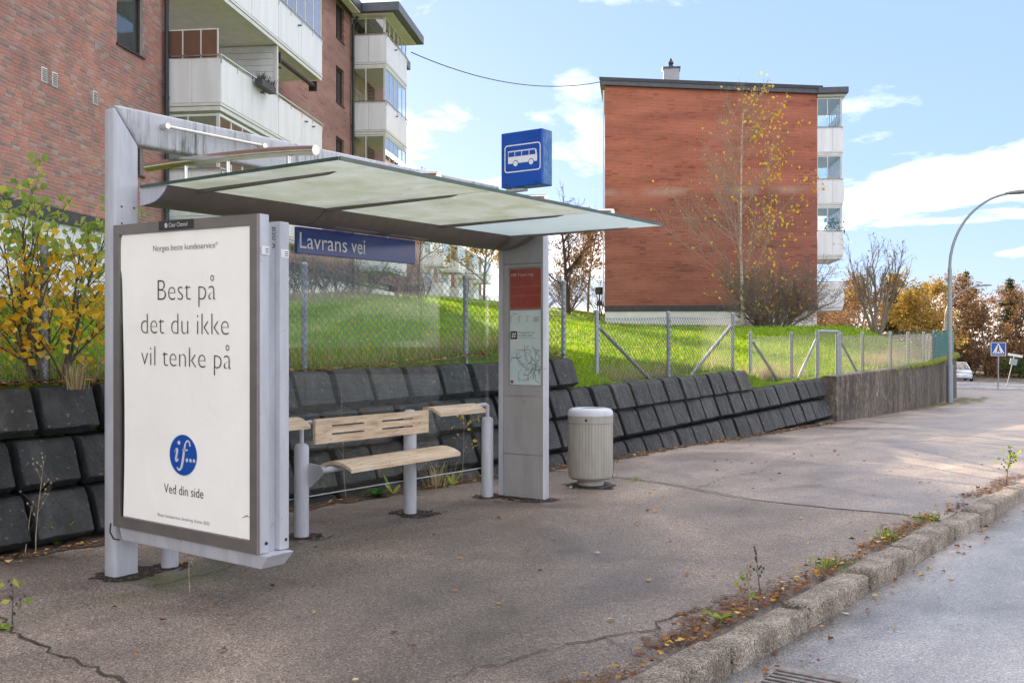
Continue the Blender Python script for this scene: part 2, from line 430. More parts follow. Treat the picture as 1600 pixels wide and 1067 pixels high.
def poster_mat():
    t = NT('poster_paper_glow'); v = t.pos()
    col = t.ramp(t.noise(v, 2.0, 3), [(0.35, (0.79,0.755,0.715)), (0.65, (0.85,0.82,0.785))])
    m = t.pbr(col, 0.5, 0, Emission_Color=(1.0,0.96,0.92,1), Emission_Strength=0.10, normal=t.bump(t.noise(t.pos((1.5,1,0.8)), 2.6, 4, 0.5, 0.5), 0.25, 0.06), spec=0.3)  # faint glow added to the paper to brighten the poster
    return m
MAT['poster'] = poster_mat()
MAT['ad_frame'] = simple('ad_frame_taupe', (0.20, 0.18, 0.165), (0.24, 0.215, 0.195), 5, 0.35, 0.3)
def balcony_white():
    t = NT('white_balcony_panel'); g = t.ramp(t.noise(t.pos((1,1,0.12)), 3.5, 5, 0.65), [(0.3, (0.72,0.73,0.73)), (0.6, (0.84,0.845,0.84))])
    return t.pbr(g, 0.4, 0, None, 0.5)
MAT['panel'] = balcony_white()
MAT['white_paint'] = simple('white_wall_paint', (0.72, 0.73, 0.73), (0.82, 0.82, 0.81), 2, 0.7)
MAT['trim'] = simple('pale_trim', (0.66, 0.66, 0.62), (0.74, 0.74, 0.70), 4, 0.5)
MAT['soffit'] = simple('cream_soffit', (0.72, 0.68, 0.58), (0.80, 0.76, 0.66), 3, 0.7)
MAT['dark_band'] = simple('dark_wall_band', (0.035, 0.036, 0.04), (0.06, 0.06, 0.062), 4, 0.6)
MAT['roof_metal'] = simple('dark_roof_metal', (0.055, 0.062, 0.075), (0.085, 0.094, 0.11), 3, 0.45)
MAT['pipe'] = simple('dark_downpipe', (0.03, 0.035, 0.042), None, rough=0.4)
MAT['frame_brown'] = simple('brown_window_frame', (0.045, 0.028, 0.022), None, rough=0.5)
MAT['warm_wall'] = simple('warm_interior', (0.62, 0.46, 0.24), (0.72, 0.58, 0.34), 1.2, 0.8)
MAT['mortar'] = simple('mortar', (0.36, 0.32, 0.28), (0.46, 0.42, 0.37), 4, 0.95)
def brick_piece():
    t = NT('red_brick'); v = t.pos()
    col = t.ramp(t.island(), [(0.0, (0.27,0.195,0.17)), (0.2, (0.37,0.205,0.17)), (0.5, (0.44,0.205,0.165)), (0.78, (0.50,0.215,0.165)), (1.0, (0.40,0.31,0.275))])
    st = t.ramp(t.noise(v, 1.1, 5, 0.6), [(0.35, (0.78,0.8,0.85)), (0.62, (1.1,1.08,1.05))])
    ef = t.ramp(t.noise(v, 2.4, 6, 0.7), [(0.66, (0,0,0)), (0.78, (1,1,1))])
    col = t.mix(t.math('MULTIPLY', ef, 0.5), t.mix(1.0, col, st, 'MULTIPLY'), (0.5, 0.44, 0.42))
    return t.pbr(col, 0.85, 0, t.bump(t.noise(v, 90, 4), 0.4, 0.005), 0.3)
MAT['brick'] = brick_piece()
def brick_wall(name, c1, c2, mort, swap, stain, band=False):
    """brick pattern for walls too far off to tell the bricks apart; swap picks the in-plane axis"""
    t = NT(name); tcn = t.n('ShaderNodeTexCoord'); sx = t.n('ShaderNodeSeparateXYZ'); t.l(tcn.outputs['Object'], sx.inputs[0])
    cx = t.n('ShaderNodeCombineXYZ'); t.l(sx.outputs[swap], cx.inputs[0]); t.l(sx.outputs[2], cx.inputs[1])
    br = t.n('ShaderNodeTexBrick'); br.inputs['Scale'].default_value = 1.0
    br.inputs['Brick Width'].default_value = 0.24; br.inputs['Row Height'].default_value = 0.075; br.inputs['Mortar Size'].default_value = 0.007
    br.inputs['Bias'].default_value = -0.2
    br.inputs['Color1'].default_value = (*c1, 1); br.inputs['Color2'].default_value = (*c2, 1); br.inputs['Mortar'].default_value = (*mort, 1)
    t.l(cx.outputs[0], br.inputs['Vector'])
    # odd darker bricks
    cell = t.n('ShaderNodeMapping'); cell.inputs['Scale'].default_value = (1/0.36, 1/0.075, 1); t.l(cx.outputs[0], cell.inputs['Vector'])
    fl = t.n('ShaderNodeVectorMath', operation='FLOOR'); t.l(cell.outputs[0], fl.inputs[0])
    wn = t.n('ShaderNodeTexWhiteNoise', noise_dimensions='2D'); t.l(fl.outputs[0], wn.inputs['Vector'])
    cl = t.noise(cx.outputs[0], 0.9, 3)
    dk = t.ramp(t.math('ADD', t.math('MULTIPLY', wn.outputs['Value'], 0.6), t.math('MULTIPLY', cl, 0.5)), [(0.76, (1,1,1)), (0.88, (0.66,0.63,0.63))])
    col = t.mix(1.0, br.outputs['Color'], dk, 'MULTIPLY')
    mp2 = t.n('ShaderNodeMapping'); mp2.inputs['Scale'].default_value = (0.22, 1.2, 1); t.l(cx.outputs[0], mp2.inputs['Vector'])
    st = t.ramp(t.noise(mp2.outputs[0], 0.9, 5, 0.6), [(0.36, (0.74,0.72,0.72)), (0.6, (1.08,1.06,1.04))])
    col = t.mix(stain, col, t.mix(1.0, col, st, 'MULTIPLY'))
    ef = t.ramp(t.noise(mp2.outputs[0], 2.3, 7, 0.75), [(0.66, (0,0,0)), (0.75, (1,1,1))])
    col = t.mix(t.math('MULTIPLY', ef, 0.33), col, (0.5, 0.40, 0.36))
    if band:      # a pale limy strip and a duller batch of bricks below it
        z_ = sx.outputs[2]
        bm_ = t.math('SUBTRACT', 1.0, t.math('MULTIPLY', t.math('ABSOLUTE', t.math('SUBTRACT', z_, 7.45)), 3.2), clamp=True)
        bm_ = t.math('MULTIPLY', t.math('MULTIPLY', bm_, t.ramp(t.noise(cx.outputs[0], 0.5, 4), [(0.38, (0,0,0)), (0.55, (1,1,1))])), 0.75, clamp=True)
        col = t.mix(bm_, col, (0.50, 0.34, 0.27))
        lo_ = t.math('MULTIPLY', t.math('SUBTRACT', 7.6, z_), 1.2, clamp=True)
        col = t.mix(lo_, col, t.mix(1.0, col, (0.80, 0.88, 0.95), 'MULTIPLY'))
    return t.pbr(col, 0.85, 0, t.bump(br.outputs['Fac'], -0.4, 0.006), 0.25)
MAT['brick_far_y'] = brick_wall('brick_wall_side', (0.38,0.18,0.145), (0.31,0.16,0.135), (0.38,0.33,0.30), 1, 1.0)
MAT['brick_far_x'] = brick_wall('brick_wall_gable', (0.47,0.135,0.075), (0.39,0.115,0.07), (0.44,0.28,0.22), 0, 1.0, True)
MAT['bark'] = simple('brown_bark', (0.16, 0.125, 0.095), (0.28, 0.225, 0.175), 14, 0.9)
MAT['twig_tan'] = simple('tan_twigs', (0.30, 0.225, 0.165), (0.44, 0.34, 0.26), 14, 0.9)
MAT['bark_dark'] = simple('dark_bark', (0.055, 0.045, 0.036), (0.11, 0.09, 0.072), 14, 0.9)
MAT['birch_bark'] = simple('birch_bark', (0.62, 0.52, 0.42), (0.20, 0.15, 0.12), 7, 0.8, stretch=(0.4,0.4,3.0), lo=0.48, hi=0.66)
MAT['yellow_leaf'] = leafy('yellow_leaves', [(0, (0.70,0.38,0.03)), (0.5, (0.82,0.55,0.05)), (1, (0.88,0.70,0.14))], trans=0.5)
MAT['green_leaf'] = leafy('green_leaves', [(0, (0.20,0.32,0.06)), (0.5, (0.34,0.45,0.10)), (1, (0.60,0.58,0.12))], trans=0.5)
MAT['orange_leaf'] = leafy('orange_leaves', [(0, (0.20,0.115,0.06)), (0.5, (0.36,0.215,0.11)), (1, (0.48,0.31,0.16))])
MAT['gold_leaf'] = leafy('gold_leaves', [(0, (0.32,0.20,0.04)), (0.5, (0.48,0.32,0.07)), (1, (0.58,0.42,0.13))])
MAT['brown_leaf'] = leafy('brown_leaves', [(0, (0.13,0.075,0.04)), (0.6, (0.28,0.16,0.08)), (1, (0.40,0.25,0.12))])
MAT['needle'] = leafy('needles', [(0, (0.03,0.055,0.02)), (0.6, (0.055,0.09,0.03)), (1, (0.10,0.12,0.04))], trans=0.15)
MAT['shrub_leaf'] = leafy('shrub_leaves', [(0, (0.04,0.10,0.03)), (1, (0.12,0.2,0.06))])
MAT['grass'] = leafy('grass', [(0, (0.12,0.24,0.012)), (0.5, (0.21,0.37,0.018)), (0.82, (0.36,0.48,0.035)), (1, (0.54,0.48,0.15))], trans=0.45)
MAT['dry_grass'] = leafy('dry_grass', [(0, (0.30,0.22,0.11)), (0.5, (0.45,0.36,0.20)), (1, (0.56,0.48,0.30))])
MAT['dead_stem'] = simple('dead_stem', (0.26, 0.19, 0.12), (0.44, 0.36, 0.26), 20, 0.8)
MAT['fallen'] = leafy('fallen_leaves', [(0, (0.11,0.05,0.025)), (0.45, (0.30,0.12,0.045)), (0.72, (0.50,0.26,0.06)), (0.9, (0.66,0.44,0.14)), (1, (0.66,0.56,0.40))], trans=0.15)
def lawn_mat():
    t = NT('lawn_turf'); v = t.pos()
    a = t.ramp(t.noise(v, 0.35, 6, 0.65), [(0.3, (0.14,0.25,0.016)), (0.52, (0.23,0.37,0.022)), (0.68, (0.34,0.44,0.04)), (0.8, (0.40,0.38,0.10))])
    b = t.ramp(t.noise(v, 14, 5, 0.7), [(0.3, (0.55,0.55,0.5)), (0.65, (1.2,1.18,1.1))])
    col = t.mix(1.0, a, b, 'MULTIPLY')
    return t.pbr(col, 0.9, 0, t.bump(t.noise(v, 30, 5, 0.7), 1.0, 0.06), 0.2)
MAT['lawn'] = lawn_mat()
MAT['wood_floor'] = simple('forest_floor', (0.07, 0.055, 0.03), (0.16, 0.11, 0.055), 2, 0.95, bump=0.6, bscale=9)
# ================================================================== the setting
def interp(x, xs, ys): return float(np.interp(x, xs, ys))
def zg(y):      # pavement height along the street
    return interp(y, [-20, 3.6, 7.5, 11, 18, 32, 48, 91, 140, 300], [0, 0, .035, .045, 0, -.3, -.6, -1.6, -2.6, -5])
WALL_Y = [-14, 3.5, 7, 9.5, 13, 18.4, 23, 27.5, 30.3, 32.6, 35, 37.5, 40, 42.5, 45, 47, 48]
WALL_X = [-7.3, -6.56, -6.35, -6.05, -5.95, -5.8, -5.95, -6.32, -6.70, -6.98, -7.27, -7.78, -8.7, -10.3, -12.8, -16.5, -22]
def xw(y): return interp(y, WALL_Y, WALL_X)
def xk(y): return -1.83 + 0.043 * (y - 4.4)        # front face of the kerb

# road sheet, runs under the pavement too
m = MB(); ys = [-12, -6, 0, 3.6, 6, 7.5, 9, 11, 14, 18, 22, 27, 32, 40, 48, 60, 75, 91, 110]
xs = [-70, -30, -12, -4, -1.5, 1, 6, 14, 40]
for y in ys:
    for x in xs: m.v.append((x, y, zg(y) - 0.10))
for i in range(len(ys)-1):
    for j in range(len(xs)-1):
        a = i*len(xs)+j; m.f.append((a, a+1, a+1+len(xs), a+len(xs)))
road = tag(m.build('road', MAT['road'], smooth=60), kind='structure')

# ground to the horizon
m = MB(); m.quad((-900, -300, -4.2), (900, -300, -4.2), (900, 1200, -4.2), (-900, 1200, -4.2))
tag(m.build('ground', MAT['wood_floor']), kind='structure')

# pavement
m = MB(); ys = list(np.arange(-8, 20, 0.4)) + list(np.arange(20, 47.9, 1.2)) + [47.9]
NC = 14
for y in ys:
    x0 = xw(y) - 0.35; x1 = xk(y) - 0.16
    if y > 34: x1 += (y - 34) * 0.25
    for j in range(NC + 1):
        x = x0 + (x1 - x0) * j / NC
        dz = 0.010 * mnoise.noise(Vector((x*0.7, y*0.7, 3.1))) - (0.02 * max(0, (x - x1 + 0.5)) if j == NC else 0)
        m.v.append((x, y, zg(y) + dz))
for i in range(len(ys)-1):
    for j in range(NC):
        a = i*(NC+1)+j; m.f.append((a, a+1, a+NC+2, a+NC+1))
pavement = tag(m.build('pavement', MAT['pavement'], smooth=60), kind='structure')

# a later, paler batch of asphalt beyond the cross joint
JX = [-5.6, -5.18, -4.73, -4.1, -3.4, -2.74, -2.12, -1.91, -1.7]; JY = [9.2, 9.09, 9.0, 8.8, 8.49, 8.41, 8.42, 8.32, 8.3]
m = MB(); rows = [0, .02, .05, .09] + [k*.4/38 for k in range(9, 39)] ; NP = 26; T_ = sorted(set(list(np.linspace(0, 1, 90))))
for t in T_:
    for j in range(NP+1):
        f_ = j/NP; x = -6.2 + f_*(4.42); y = float(np.interp(x, JX, JY)); y = y + (46.5 - y)*t*t
        x0 = xw(y) - 0.3; x1 = xk(y) - 0.17 + (max(0, y-34)*.25)
        x = x0 + (x1 - x0)*f_ if t > 0 else max(x, x0)
        m.v.append((x, y, zg(y) + 0.010*mnoise.noise(Vector((x*0.7, y*0.7, 3.1))) + .0032))
for i in range(len(T_)-1):
    for j in range(NP): a = i*(NP+1)+j; m.f.append((a, a+1, a+NP+2, a+NP+1))
m.build('paler_asphalt', MAT['pavement_new'], pavement, smooth=60)

def ribbon(pts, w, jit, z=0.005, step=0.06, seed=0):
    """thin uneven strip lying on the pavement"""
    rr = random.Random(seed); P = []
    for (a, b) in zip(pts[:-1], pts[1:]):
        L = math.hypot(b[0]-a[0], b[1]-a[1]); n = max(1, int(L/step))
        for k in range(n):
            t = k/n; P.append((a[0]+(b[0]-a[0])*t + rr.uniform(-jit, jit), a[1]+(b[1]-a[1])*t + rr.uniform(-jit, jit)))
    P.append(pts[-1]); mb = MB()
    for i, p in enumerate(P):
        q0 = P[max(i-1,0)]; q1 = P[min(i+1,len(P)-1)]
        dx, dy = q1[0]-q0[0], q1[1]-q0[1]; L = math.hypot(dx, dy) or 1
        ww = w * rr.uniform(0.35, 1.2) * (0.4 if i in (0, len(P)-1) else 1)
        for sgn in (-1, 1):
            x = p[0] - dy/L*ww*sgn/2; y = p[1] + dx/L*ww*sgn/2
            m_ = 0.010 * mnoise.noise(Vector((x*0.7, y*0.7, 3.1)))
            mb.v.append((x, y, zg(y) + m_ + z))
    for i in range(len(P)-1): mb.f.append((2*i, 2*i+1, 2*i+3, 2*i+2))
    return mb
CRACKS = [
    ([(-5.18,9.09),(-4.73,9.0),(-4.1,8.8),(-3.4,8.49),(-2.74,8.41),(-2.12,8.42),(-1.91,8.32)], .022, .012),
    ([(-4.1,8.75),(-4.19,9.77),(-4.06,10.48)], .012, .03),
    ([(-2.52,3.99),(-2.42,4.28),(-2.31,4.4),(-2.32,4.75),(-2.24,4.98),(-2.16,5.13)], .020, .03),
    ([(-2.67,3.33),(-2.63,3.69),(-2.52,3.99)], .012, .03), ([(-2.43,4.23),(-2.23,4.09),(-2.14,4.25),(-2.16,4.54)], .012, .02),
    ([(-2.63,7.03),(-2.31,7.04),(-2.06,7.08)], .010, .012), ([(-2.06,7.08),(-1.98,6.68),(-1.98,6.34),(-2.1,6.16)], .011, .02),
    ([(-2.18,7.93),(-2.01,7.44),(-1.92,7.34)], .010, .02), ([(-1.95,8.32),(-1.92,7.75),(-1.92,7.2)], .014, .02),
    ([(-1.88,9.16),(-1.95,9.79),(-1.8,10.21)], .012, .02),
    ([(-5.2,2.79),(-4.86,2.67),(-4.53,2.61),(-4.21,2.58),(-3.94,2.56),(-3.7,2.52),(-3.3,2.46)], .030, .016),
    ([(-5.59,4.99),(-5.26,4.93),(-5.27,5.15),(-5.3,5.3)], .022, .02), ([(-5.68,6.31),(-5.23,6.15),(-5.28,6.58)], .022, .02),
    ([(-5.5,7.19),(-5.07,7.18),(-4.74,7.50)], .024, .02), ([(-5.09,3.55),(-5.08,4.03),(-5.18,4.74)], .016, .025),
    ([(-4.45,14.37),(-3.51,15.09),(-2.31,15.18)], .03, .03), ([(-4.9,21.2),(-4.32,21.08),(-3.16,20.83)], .05, .04),
    ([(-2.2,4.3),(-2.05,4.42),(-2.02,4.7)], .009, .02), ([(-2.33,4.6),(-2.2,4.72),(-2.1,4.95)], .008, .02),
    ([(-2.6,6.1),(-2.35,6.4),(-2.1,6.5)], .007, .02), ([(-3.4,8.49),(-3.25,7.7),(-2.9,7.3)], .006, .03),
]
for i, (pts, w, j) in enumerate(CRACKS):
    ribbon(pts, w*.62, j*1.3, 0.0055 + 0.0004*(i % 5), seed=i).build('crack', MAT['crack'], pavement)

# dirt, patched asphalt and painted contact shade around everything that stands in the pavement
def grime_shade(cx, cy, rx, ry, seed):
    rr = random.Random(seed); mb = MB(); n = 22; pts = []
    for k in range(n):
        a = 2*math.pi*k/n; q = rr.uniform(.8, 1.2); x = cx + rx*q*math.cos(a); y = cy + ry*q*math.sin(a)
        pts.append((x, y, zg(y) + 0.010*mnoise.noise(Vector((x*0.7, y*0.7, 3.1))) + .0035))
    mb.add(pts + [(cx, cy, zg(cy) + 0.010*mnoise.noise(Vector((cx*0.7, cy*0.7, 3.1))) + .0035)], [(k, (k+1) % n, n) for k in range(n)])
    mb.build('grime_shade_patch', MAT['grime_shade'], pavement)
for k, g in enumerate(((-5.5,3.73,.19,.20), (-5.44,4.02,.12,.12), (-5.44,5.12,.15,.14), (-5.42,6.32,.20,.18), (-5.44,7.33,.14,.13), (-5.16,7.46,.38,.17), (-5.02,8.42,.27,.25))): grime_shade(*g, 60+k)

# kerb of separate granite stones
kerb = empty('kerb', (-1.9, 5, 0), kind='structure')
def stone(L, seed):
    bm = bmesh.new()
    nx, nz, nl = 4, 4, 9
    w, h = 0.17, 0.30
    bmesh.ops.create_cube(bm, size=1.0)
    bmesh.ops.scale(bm, vec=(w, L, h), verts=bm.verts)
    bmesh.ops.bevel(bm, geom=bm.edges[:], offset=0.022, segments=2, profile=0.5, affect='EDGES')
    le = [e for e in bm.edges if abs(e.verts[0].co.y - e.verts[1].co.y) > L*0.5]
    bmesh.ops.subdivide_edges(bm, edges=le, cuts=9, use_grid_fill=True)
    for v in bm.verts:
        n = mnoise.noise_vector(Vector((v.co.x*9+seed*7, v.co.y*5, v.co.z*9)))
        n2 = mnoise.noise_vector(Vector((v.co.x*30+seed*3, v.co.y*22, v.co.z*30)))
        v.co += n * 0.009 + n2 * 0.005
    me = bpy.data.meshes.new('kerb_stone'); bm.to_mesh(me); bm.free()
    me.shade_smooth(); me.set_sharp_from_angle(angle=R(50)); me.materials.append(MAT['granite'])
    return me
joints = [0.75, 1.65, 2.55, 3.47, 4.36, 5.24, 6.20, 7.04, 8.05, 8.82, 9.7, 10.6, 11.5, 12.4, 13.3]
for i in range(len(joints)-1):
    y0, y1 = joints[i], joints[i+1]
    o = bpy.data.objects.new('kerb_stone', stone(y1 - y0 - 0.034, i)); link(o); o.parent = kerb
    yc = (y0+y1)/2
    o.location = Vector((xk(yc) - 0.085 + random.uniform(-.014,.014), yc, zg(yc) + 0.022 - 0.15 + random.uniform(-.014,.010))) - kerb.location
    o.rotation_euler = (R(random.uniform(-.5,.5)), R(random.uniform(-1.5,1.5)), R(-2.46 + random.uniform(-.8,.8)))
# far kerb that closes the pavement at the crossing, and the one across the street
m = MB()
for k in range(14):
    m.box(-14.2 + k*1.0, -13.21 + k*1.0, 47.85, 48.03, zg(48) - 0.2, zg(48) + 0.02)
m.build('kerb_line', MAT['granite'], kerb, bevel=0.02)
m = MB()
for k in range(40):
    m.box(-34 + k*1.0, -33.02 + k*1.0, 93.0, 93.25, zg(93) - 0.3, zg(93) + 0.06)
m.build('kerb_line', MAT['granite'], kerb, bevel=0.02)
m = MB(); 
for k in range(13):
    y0 = 13.32 + k*2.2
    m.box(xk(y0)-0.17, xk(y0), y0, y0+2.18, zg(y0)-0.3, zg(y0)+0.02)
m.build('kerb_line', MAT['granite'], kerb, bevel=0.02)

# damp litter strip behind the kerb
for k, (y0_, y1_, w_) in enumerate(((2.6, 3.9, .22), (4.2, 5.8, .30), (5.9, 6.6, .12), (6.9, 8.5, .20), (8.7, 9.3, .10), (9.6, 11.6, .22))):
    ribbon([(xk(y) - 0.20 - w_*.4 - 0.03*math.sin(y*4.1), y) for y in np.arange(y0_, y1_, 0.12)], w_, 0.035, 0.007, 0.05, 40+k).build('litter_strip', MAT['litter_soil'], pavement)
m = ribbon([(xw(y) + 0.06 + 0.04*math.sin(y*3.0), y) for y in np.arange(2.0, 18.2, 0.3)], 0.26, 0.03, 0.007, 0.08, 9)
m.build('litter_strip', MAT['soil_strip'], pavement)
for k, (y0_, y1_, o_, w_) in enumerate(((26, 31, .12, .28), (28.5, 36, .30, .42), (29.5, 35, .62, .30), (31, 37, .85, .22), (24, 29, .08, .12))):
    ribbon([(xw(y) + o_ + 0.06*math.sin(y*2.3+k), y) for y in np.arange(y0_, y1_, 0.3)], w_, 0.09, 0.010 + .002*k, 0.12, 30+k).build('moss_strip', MAT['moss_flat'], pavement)

# ------------------------------------------------------------------ lawn: a grassed slope between the walls and the houses
CP = [(-7.2,-14,1.05),(-6.9,3.6,1.08),(-6.7,7.5,1.17),(-6.45,10.3,1.20),(-6.5,11.2,0.93),(-6.4,15,0.97),(-6.3,16,0.80),(-6.1,18.4,0.80),(-6.2,23,.83),
      (-6.6,27.5,.88),(-7.3,32.6,.92),(-8.0,37.5,.98),(-9.0,40,1.0),(-10.7,42.5,1.05),(-13.2,45,1.1),(-17,48,1.1),(-16,52,.6),(-13,60,-.6),(-20,75,-.5),(-35,95,-1.0),(-60,110,2.0),
      (-18.1,9.7,2.16),(-21,15.2,2.64),(-28,29.2,3.35),(-15,3,1.95),(-13,-10,1.6),(-26.9,46.6,2.15),(-17.7,51.5,1.95),(-18.5,44.5,2.02),(-11.9,42.6,1.80),(-10,33,1.30),(-13,38,1.72),(-12.5,28,1.45),(-9,25,1.12),
      (-30.5,49.5,2.95),(-36.7,50,3.75),(-34.2,39.5,3.75),(-58,74,5.3),(-70,90,6.0),(-50,69,4.9),(-90,60,7.0),(-60,30,5.5),(-40,10,4.0),(-40,-20,3.0),(-10,40,1.35),
      (-22,60,1.6),(-32,75,2.2),(-45,95,2.5),(-14,22,1.35),(-12,12,1.55),(-14,32,1.62),(-20,36,1.85),(-120,120,8),(-160,40,9),(-120,-40,6),(-9.2,18,1.0),(-9.5,8,1.38)]
cp = np.array(CP); nP = len(cp)
def kern(d): return np.sqrt(d*d + 1.0)
A = np.zeros((nP+3, nP+3)); D = np.hypot(cp[:,None,0]-cp[None,:,0], cp[:,None,1]-cp[None,:,1])
A[:nP,:nP] = kern(D); A[:nP,nP] = 1; A[:nP,nP+1:] = cp[:,:2]; A[nP,:nP] = 1; A[nP+1:,:nP] = cp[:,:2].T
coef = np.linalg.solve(A, np.concatenate([cp[:,2], np.zeros(3)]))
def hz_arr(x, y):
    x = np.asarray(x, float); y = np.asarray(y, float)
    d = np.hypot(x[...,None]-cp[:,0], y[...,None]-cp[:,1])
    return kern(d) @ coef[:nP] + coef[nP] + coef[nP+1]*x + coef[nP+2]*y
def hz(x, y): return float(hz_arr(x, y))
def edge_x(y):      # the lawn begins just behind the walls
    return xw(y) - interp(y, [-14, 10.2, 10.3, 15, 15.2, 18.3, 18.5, 60], [.50, .44, .36, .36, .30, .30, .22, .22]) if y < 47.5 else -19.5 - (y-47.5)*0.25
ys = list(np.arange(-14, 22, 0.35)) + list(np.arange(22, 46, 0.8)) + list(np.arange(46, 135, 3))
offs = [-.001, 0, .12, .3, .55, .9, 1.3, 1.8, 2.4, 3.1, 4, 5, 6.2, 7.6, 9.2, 11, 13, 15.5, 18.5, 22, 26, 31, 37, 45, 56, 72, 95, 130]
gx = np.array([[edge_x(y) - o for o in offs] for y in ys]); gy = np.array([[y]*len(offs) for y in ys])
gz = hz_arr(gx, gy)
def wall_top(y): return interp(y, [-14, 9.9, 11.0, 14.7, 15.6, 18.3], [.72, 1.21, .885, .98, .70, .775])
for i, y in enumerate(ys):
    if y < 18.4:
        for j, o_ in enumerate(offs):
            k_ = max(0.0, min(1.0, 1 - o_/1.6))
            gz[i,j] = gz[i,j]*(1-k_) + max(gz[i,j], wall_top(y) - .005)*k_
m = MB()
for i in range(len(ys)):
    for j in range(len(offs)):
        n = mnoise.noise(Vector((gx[i,j]*0.8, gy[i,j]*0.8, 0))) * min(0.05, 0.03 + 0.002*offs[j])
        zz = gz[i,j] + n - (.9 if j == 0 else 0)
        m.v.append((gx[i,j], gy[i,j], zz))
nc = len(offs)
for i in range(len(ys)-1):
    for j in range(nc-1):
        a = i*nc+j; m.f.append((a, a+nc, a+nc+1, a+1))
lawn = tag(m.build('lawn', MAT['lawn'], smooth=80), kind='structure')

# ------------------------------------------------------------------ retaining wall of dark concrete blocks
rw = empty('retaining_wall', (-6.3, 8, 0), label='dark grey stepped retaining wall of separate concrete blocks behind the shelter', cat='wall')
def block_mesh(w, seed):
    # profile: (outward, up); front leans back, lower edge undercut, upper edge chamfered
    full = [(-.085,0),(-.002,.052),(-.10,.305),(-.135,.338),(-.42,.345),(-.42,0)]
    ins = [(-.092,.004),(-.010,.054),(-.107,.302),(-.141,.334),(-.42,.341),(-.42,.004)]
    rr = random.Random(seed)
    st = [(0.0, ins), (0.008, full), (w*0.25, full), (w*0.5, full), (w*.75, full), (w-0.008, full), (w, ins)]
    vs = []; fs = []; n = len(full)
    for y, pr in st:
        for (a, b) in pr:
            k = 0.006 if 0.03 < y < w-0.03 else 0.004
            vs.append((a + rr.uniform(-k, k), y + rr.uniform(-k, k), b + rr.uniform(-k, k)))
    for i in range(len(st)-1):
        for k in range(n):
            k2 = (k+1) % n; fs.append((i*n+k, (i+1)*n+k, (i+1)*n+k2, i*n+k2))
    fs.append(tuple(range(n))); fs.append(tuple(range(len(st)*n-1, (len(st)-1)*n-1, -1)))
    me = bpy.data.meshes.new('block'); me.from_pydata(vs, [], fs)
    bm = bmesh.new(); bm.from_mesh(me); bmesh.ops.recalc_face_normals(bm, faces=bm.faces)
    es = [e for e in bm.edges if len(e.link_faces) == 2 and e.calc_face_angle(0) > R(22) and e.verts[0].co.x > -.3]
    bmesh.ops.bevel(bm, geom=es, offset=0.005, segments=1, affect='EDGES'); bm.to_mesh(me); bm.free()
    me.materials.append(MAT['block']); return me
BW = 0.452
variants = [block_mesh(BW - 0.050 - .005*(s % 3), s) for s in range(9)]
courses = [(1.09, .021, -1.9, 10.28), (.73, .0225, -1.7, 15.05), (.37, .028, -1.9, 18.25), (.01, .028, 5.0, 18.25), (-.35, .028, 12.5, 18.25)]
for ci, (z0, sl, ya, yb) in enumerate(courses):
    y = yb - BW
    while y > ya:
        yy = y + (BW/2 if False else 0)
        ztop = z0 + sl*(yy - 3.6)
        zb = ztop - 0.345
        if ztop > zg(yy) + 0.03:
            bx = xw(yy) - 0.26*(zb - zg(yy)) + random.uniform(-.012, .012)
            o = bpy.data.objects.new('block', random.choice(variants)); link(o); o.parent = rw
            dx = xw(yy+BW) - xw(yy)
            o.location = Vector((bx, yy, zb)) - rw.location
            o.rotation_euler = (math.atan(sl) + R(random.uniform(-.5,.5)), R(random.uniform(-.8,.8)), -math.atan2(dx, BW) + R(random.uniform(-.5,.5)))
        y -= BW
    if ci == 0: pass
m = MB()      # dark fill behind the open joints
fy = list(np.arange(-2, 18.21, 0.4)) + [18.22]
for y in fy:
    top = .88 + .021*(y-3.6) if y < 9.9 else (.52 + .0225*(y-3.6) if y < 14.7 else .16 + .028*(y-3.6))
    xf = xw(y)
    m.v += [(xf - 0.30, y, zg(y) - .3), (xf - 0.30 - .26*(top - zg(y)) , y, top), (xf - 1.0, y, top - .05), (xf - 1.0, y, zg(y)-.3)]
for i in range(len(fy)-1):
    for k in range(4):
        m.f.append((4*i+k, 4*i+(k+1) % 4, 4*(i+1)+(k+1) % 4, 4*(i+1)+k))
m.f += [(0,3,2,1), tuple(len(m.v)-4+k for k in range(4))]
m.build('backfill', MAT['soil'], rw)

# ------------------------------------------------------------------ concrete wall at the bend
cw = empty('concrete_wall', (-5.9, 19, 0), label='curved grey concrete wall with pale vertical streaks and mossy top', cat='wall')
wy = list(np.arange(18.3, 46.9, 0.5)) + [47.3, 47.7]
def wtop(y): return interp(y, [18.3, 23, 27, 31, 37, 44], [.81, .86, .90, .96, 1.04, 1.1])
m = MB()
for y in wy:
    dx = (xw(y+.2) - xw(y-.2)) / .4; L = math.hypot(1, dx); nx, ny = 1/L, -dx/L
    p0 = (xw(y), y); p1 = (xw(y) - .26*nx, y - .26*ny)
    m.v += [(p0[0], p0[1], zg(y)-.4), (p0[0]-.01, p0[1], wtop(y)-.02), (p0[0]-.03, p0[1], wtop(y)), (p1[0], p1[1], wtop(y)), (p1[0], p1[1], zg(y)-.4)]
for i in range(len(wy)-1):
    for k in range(5): m.f.append((5*i+k, 5*i+(k+1) % 5, 5*(i+1)+(k+1) % 5, 5*(i+1)+k))
m.f += [tuple(range(5)), tuple(range(len(m.v)-1, len(m.v)-6, -1))]
m.build('wall_body', MAT['concrete'], cw, smooth=30)
m = MB(); k = 0
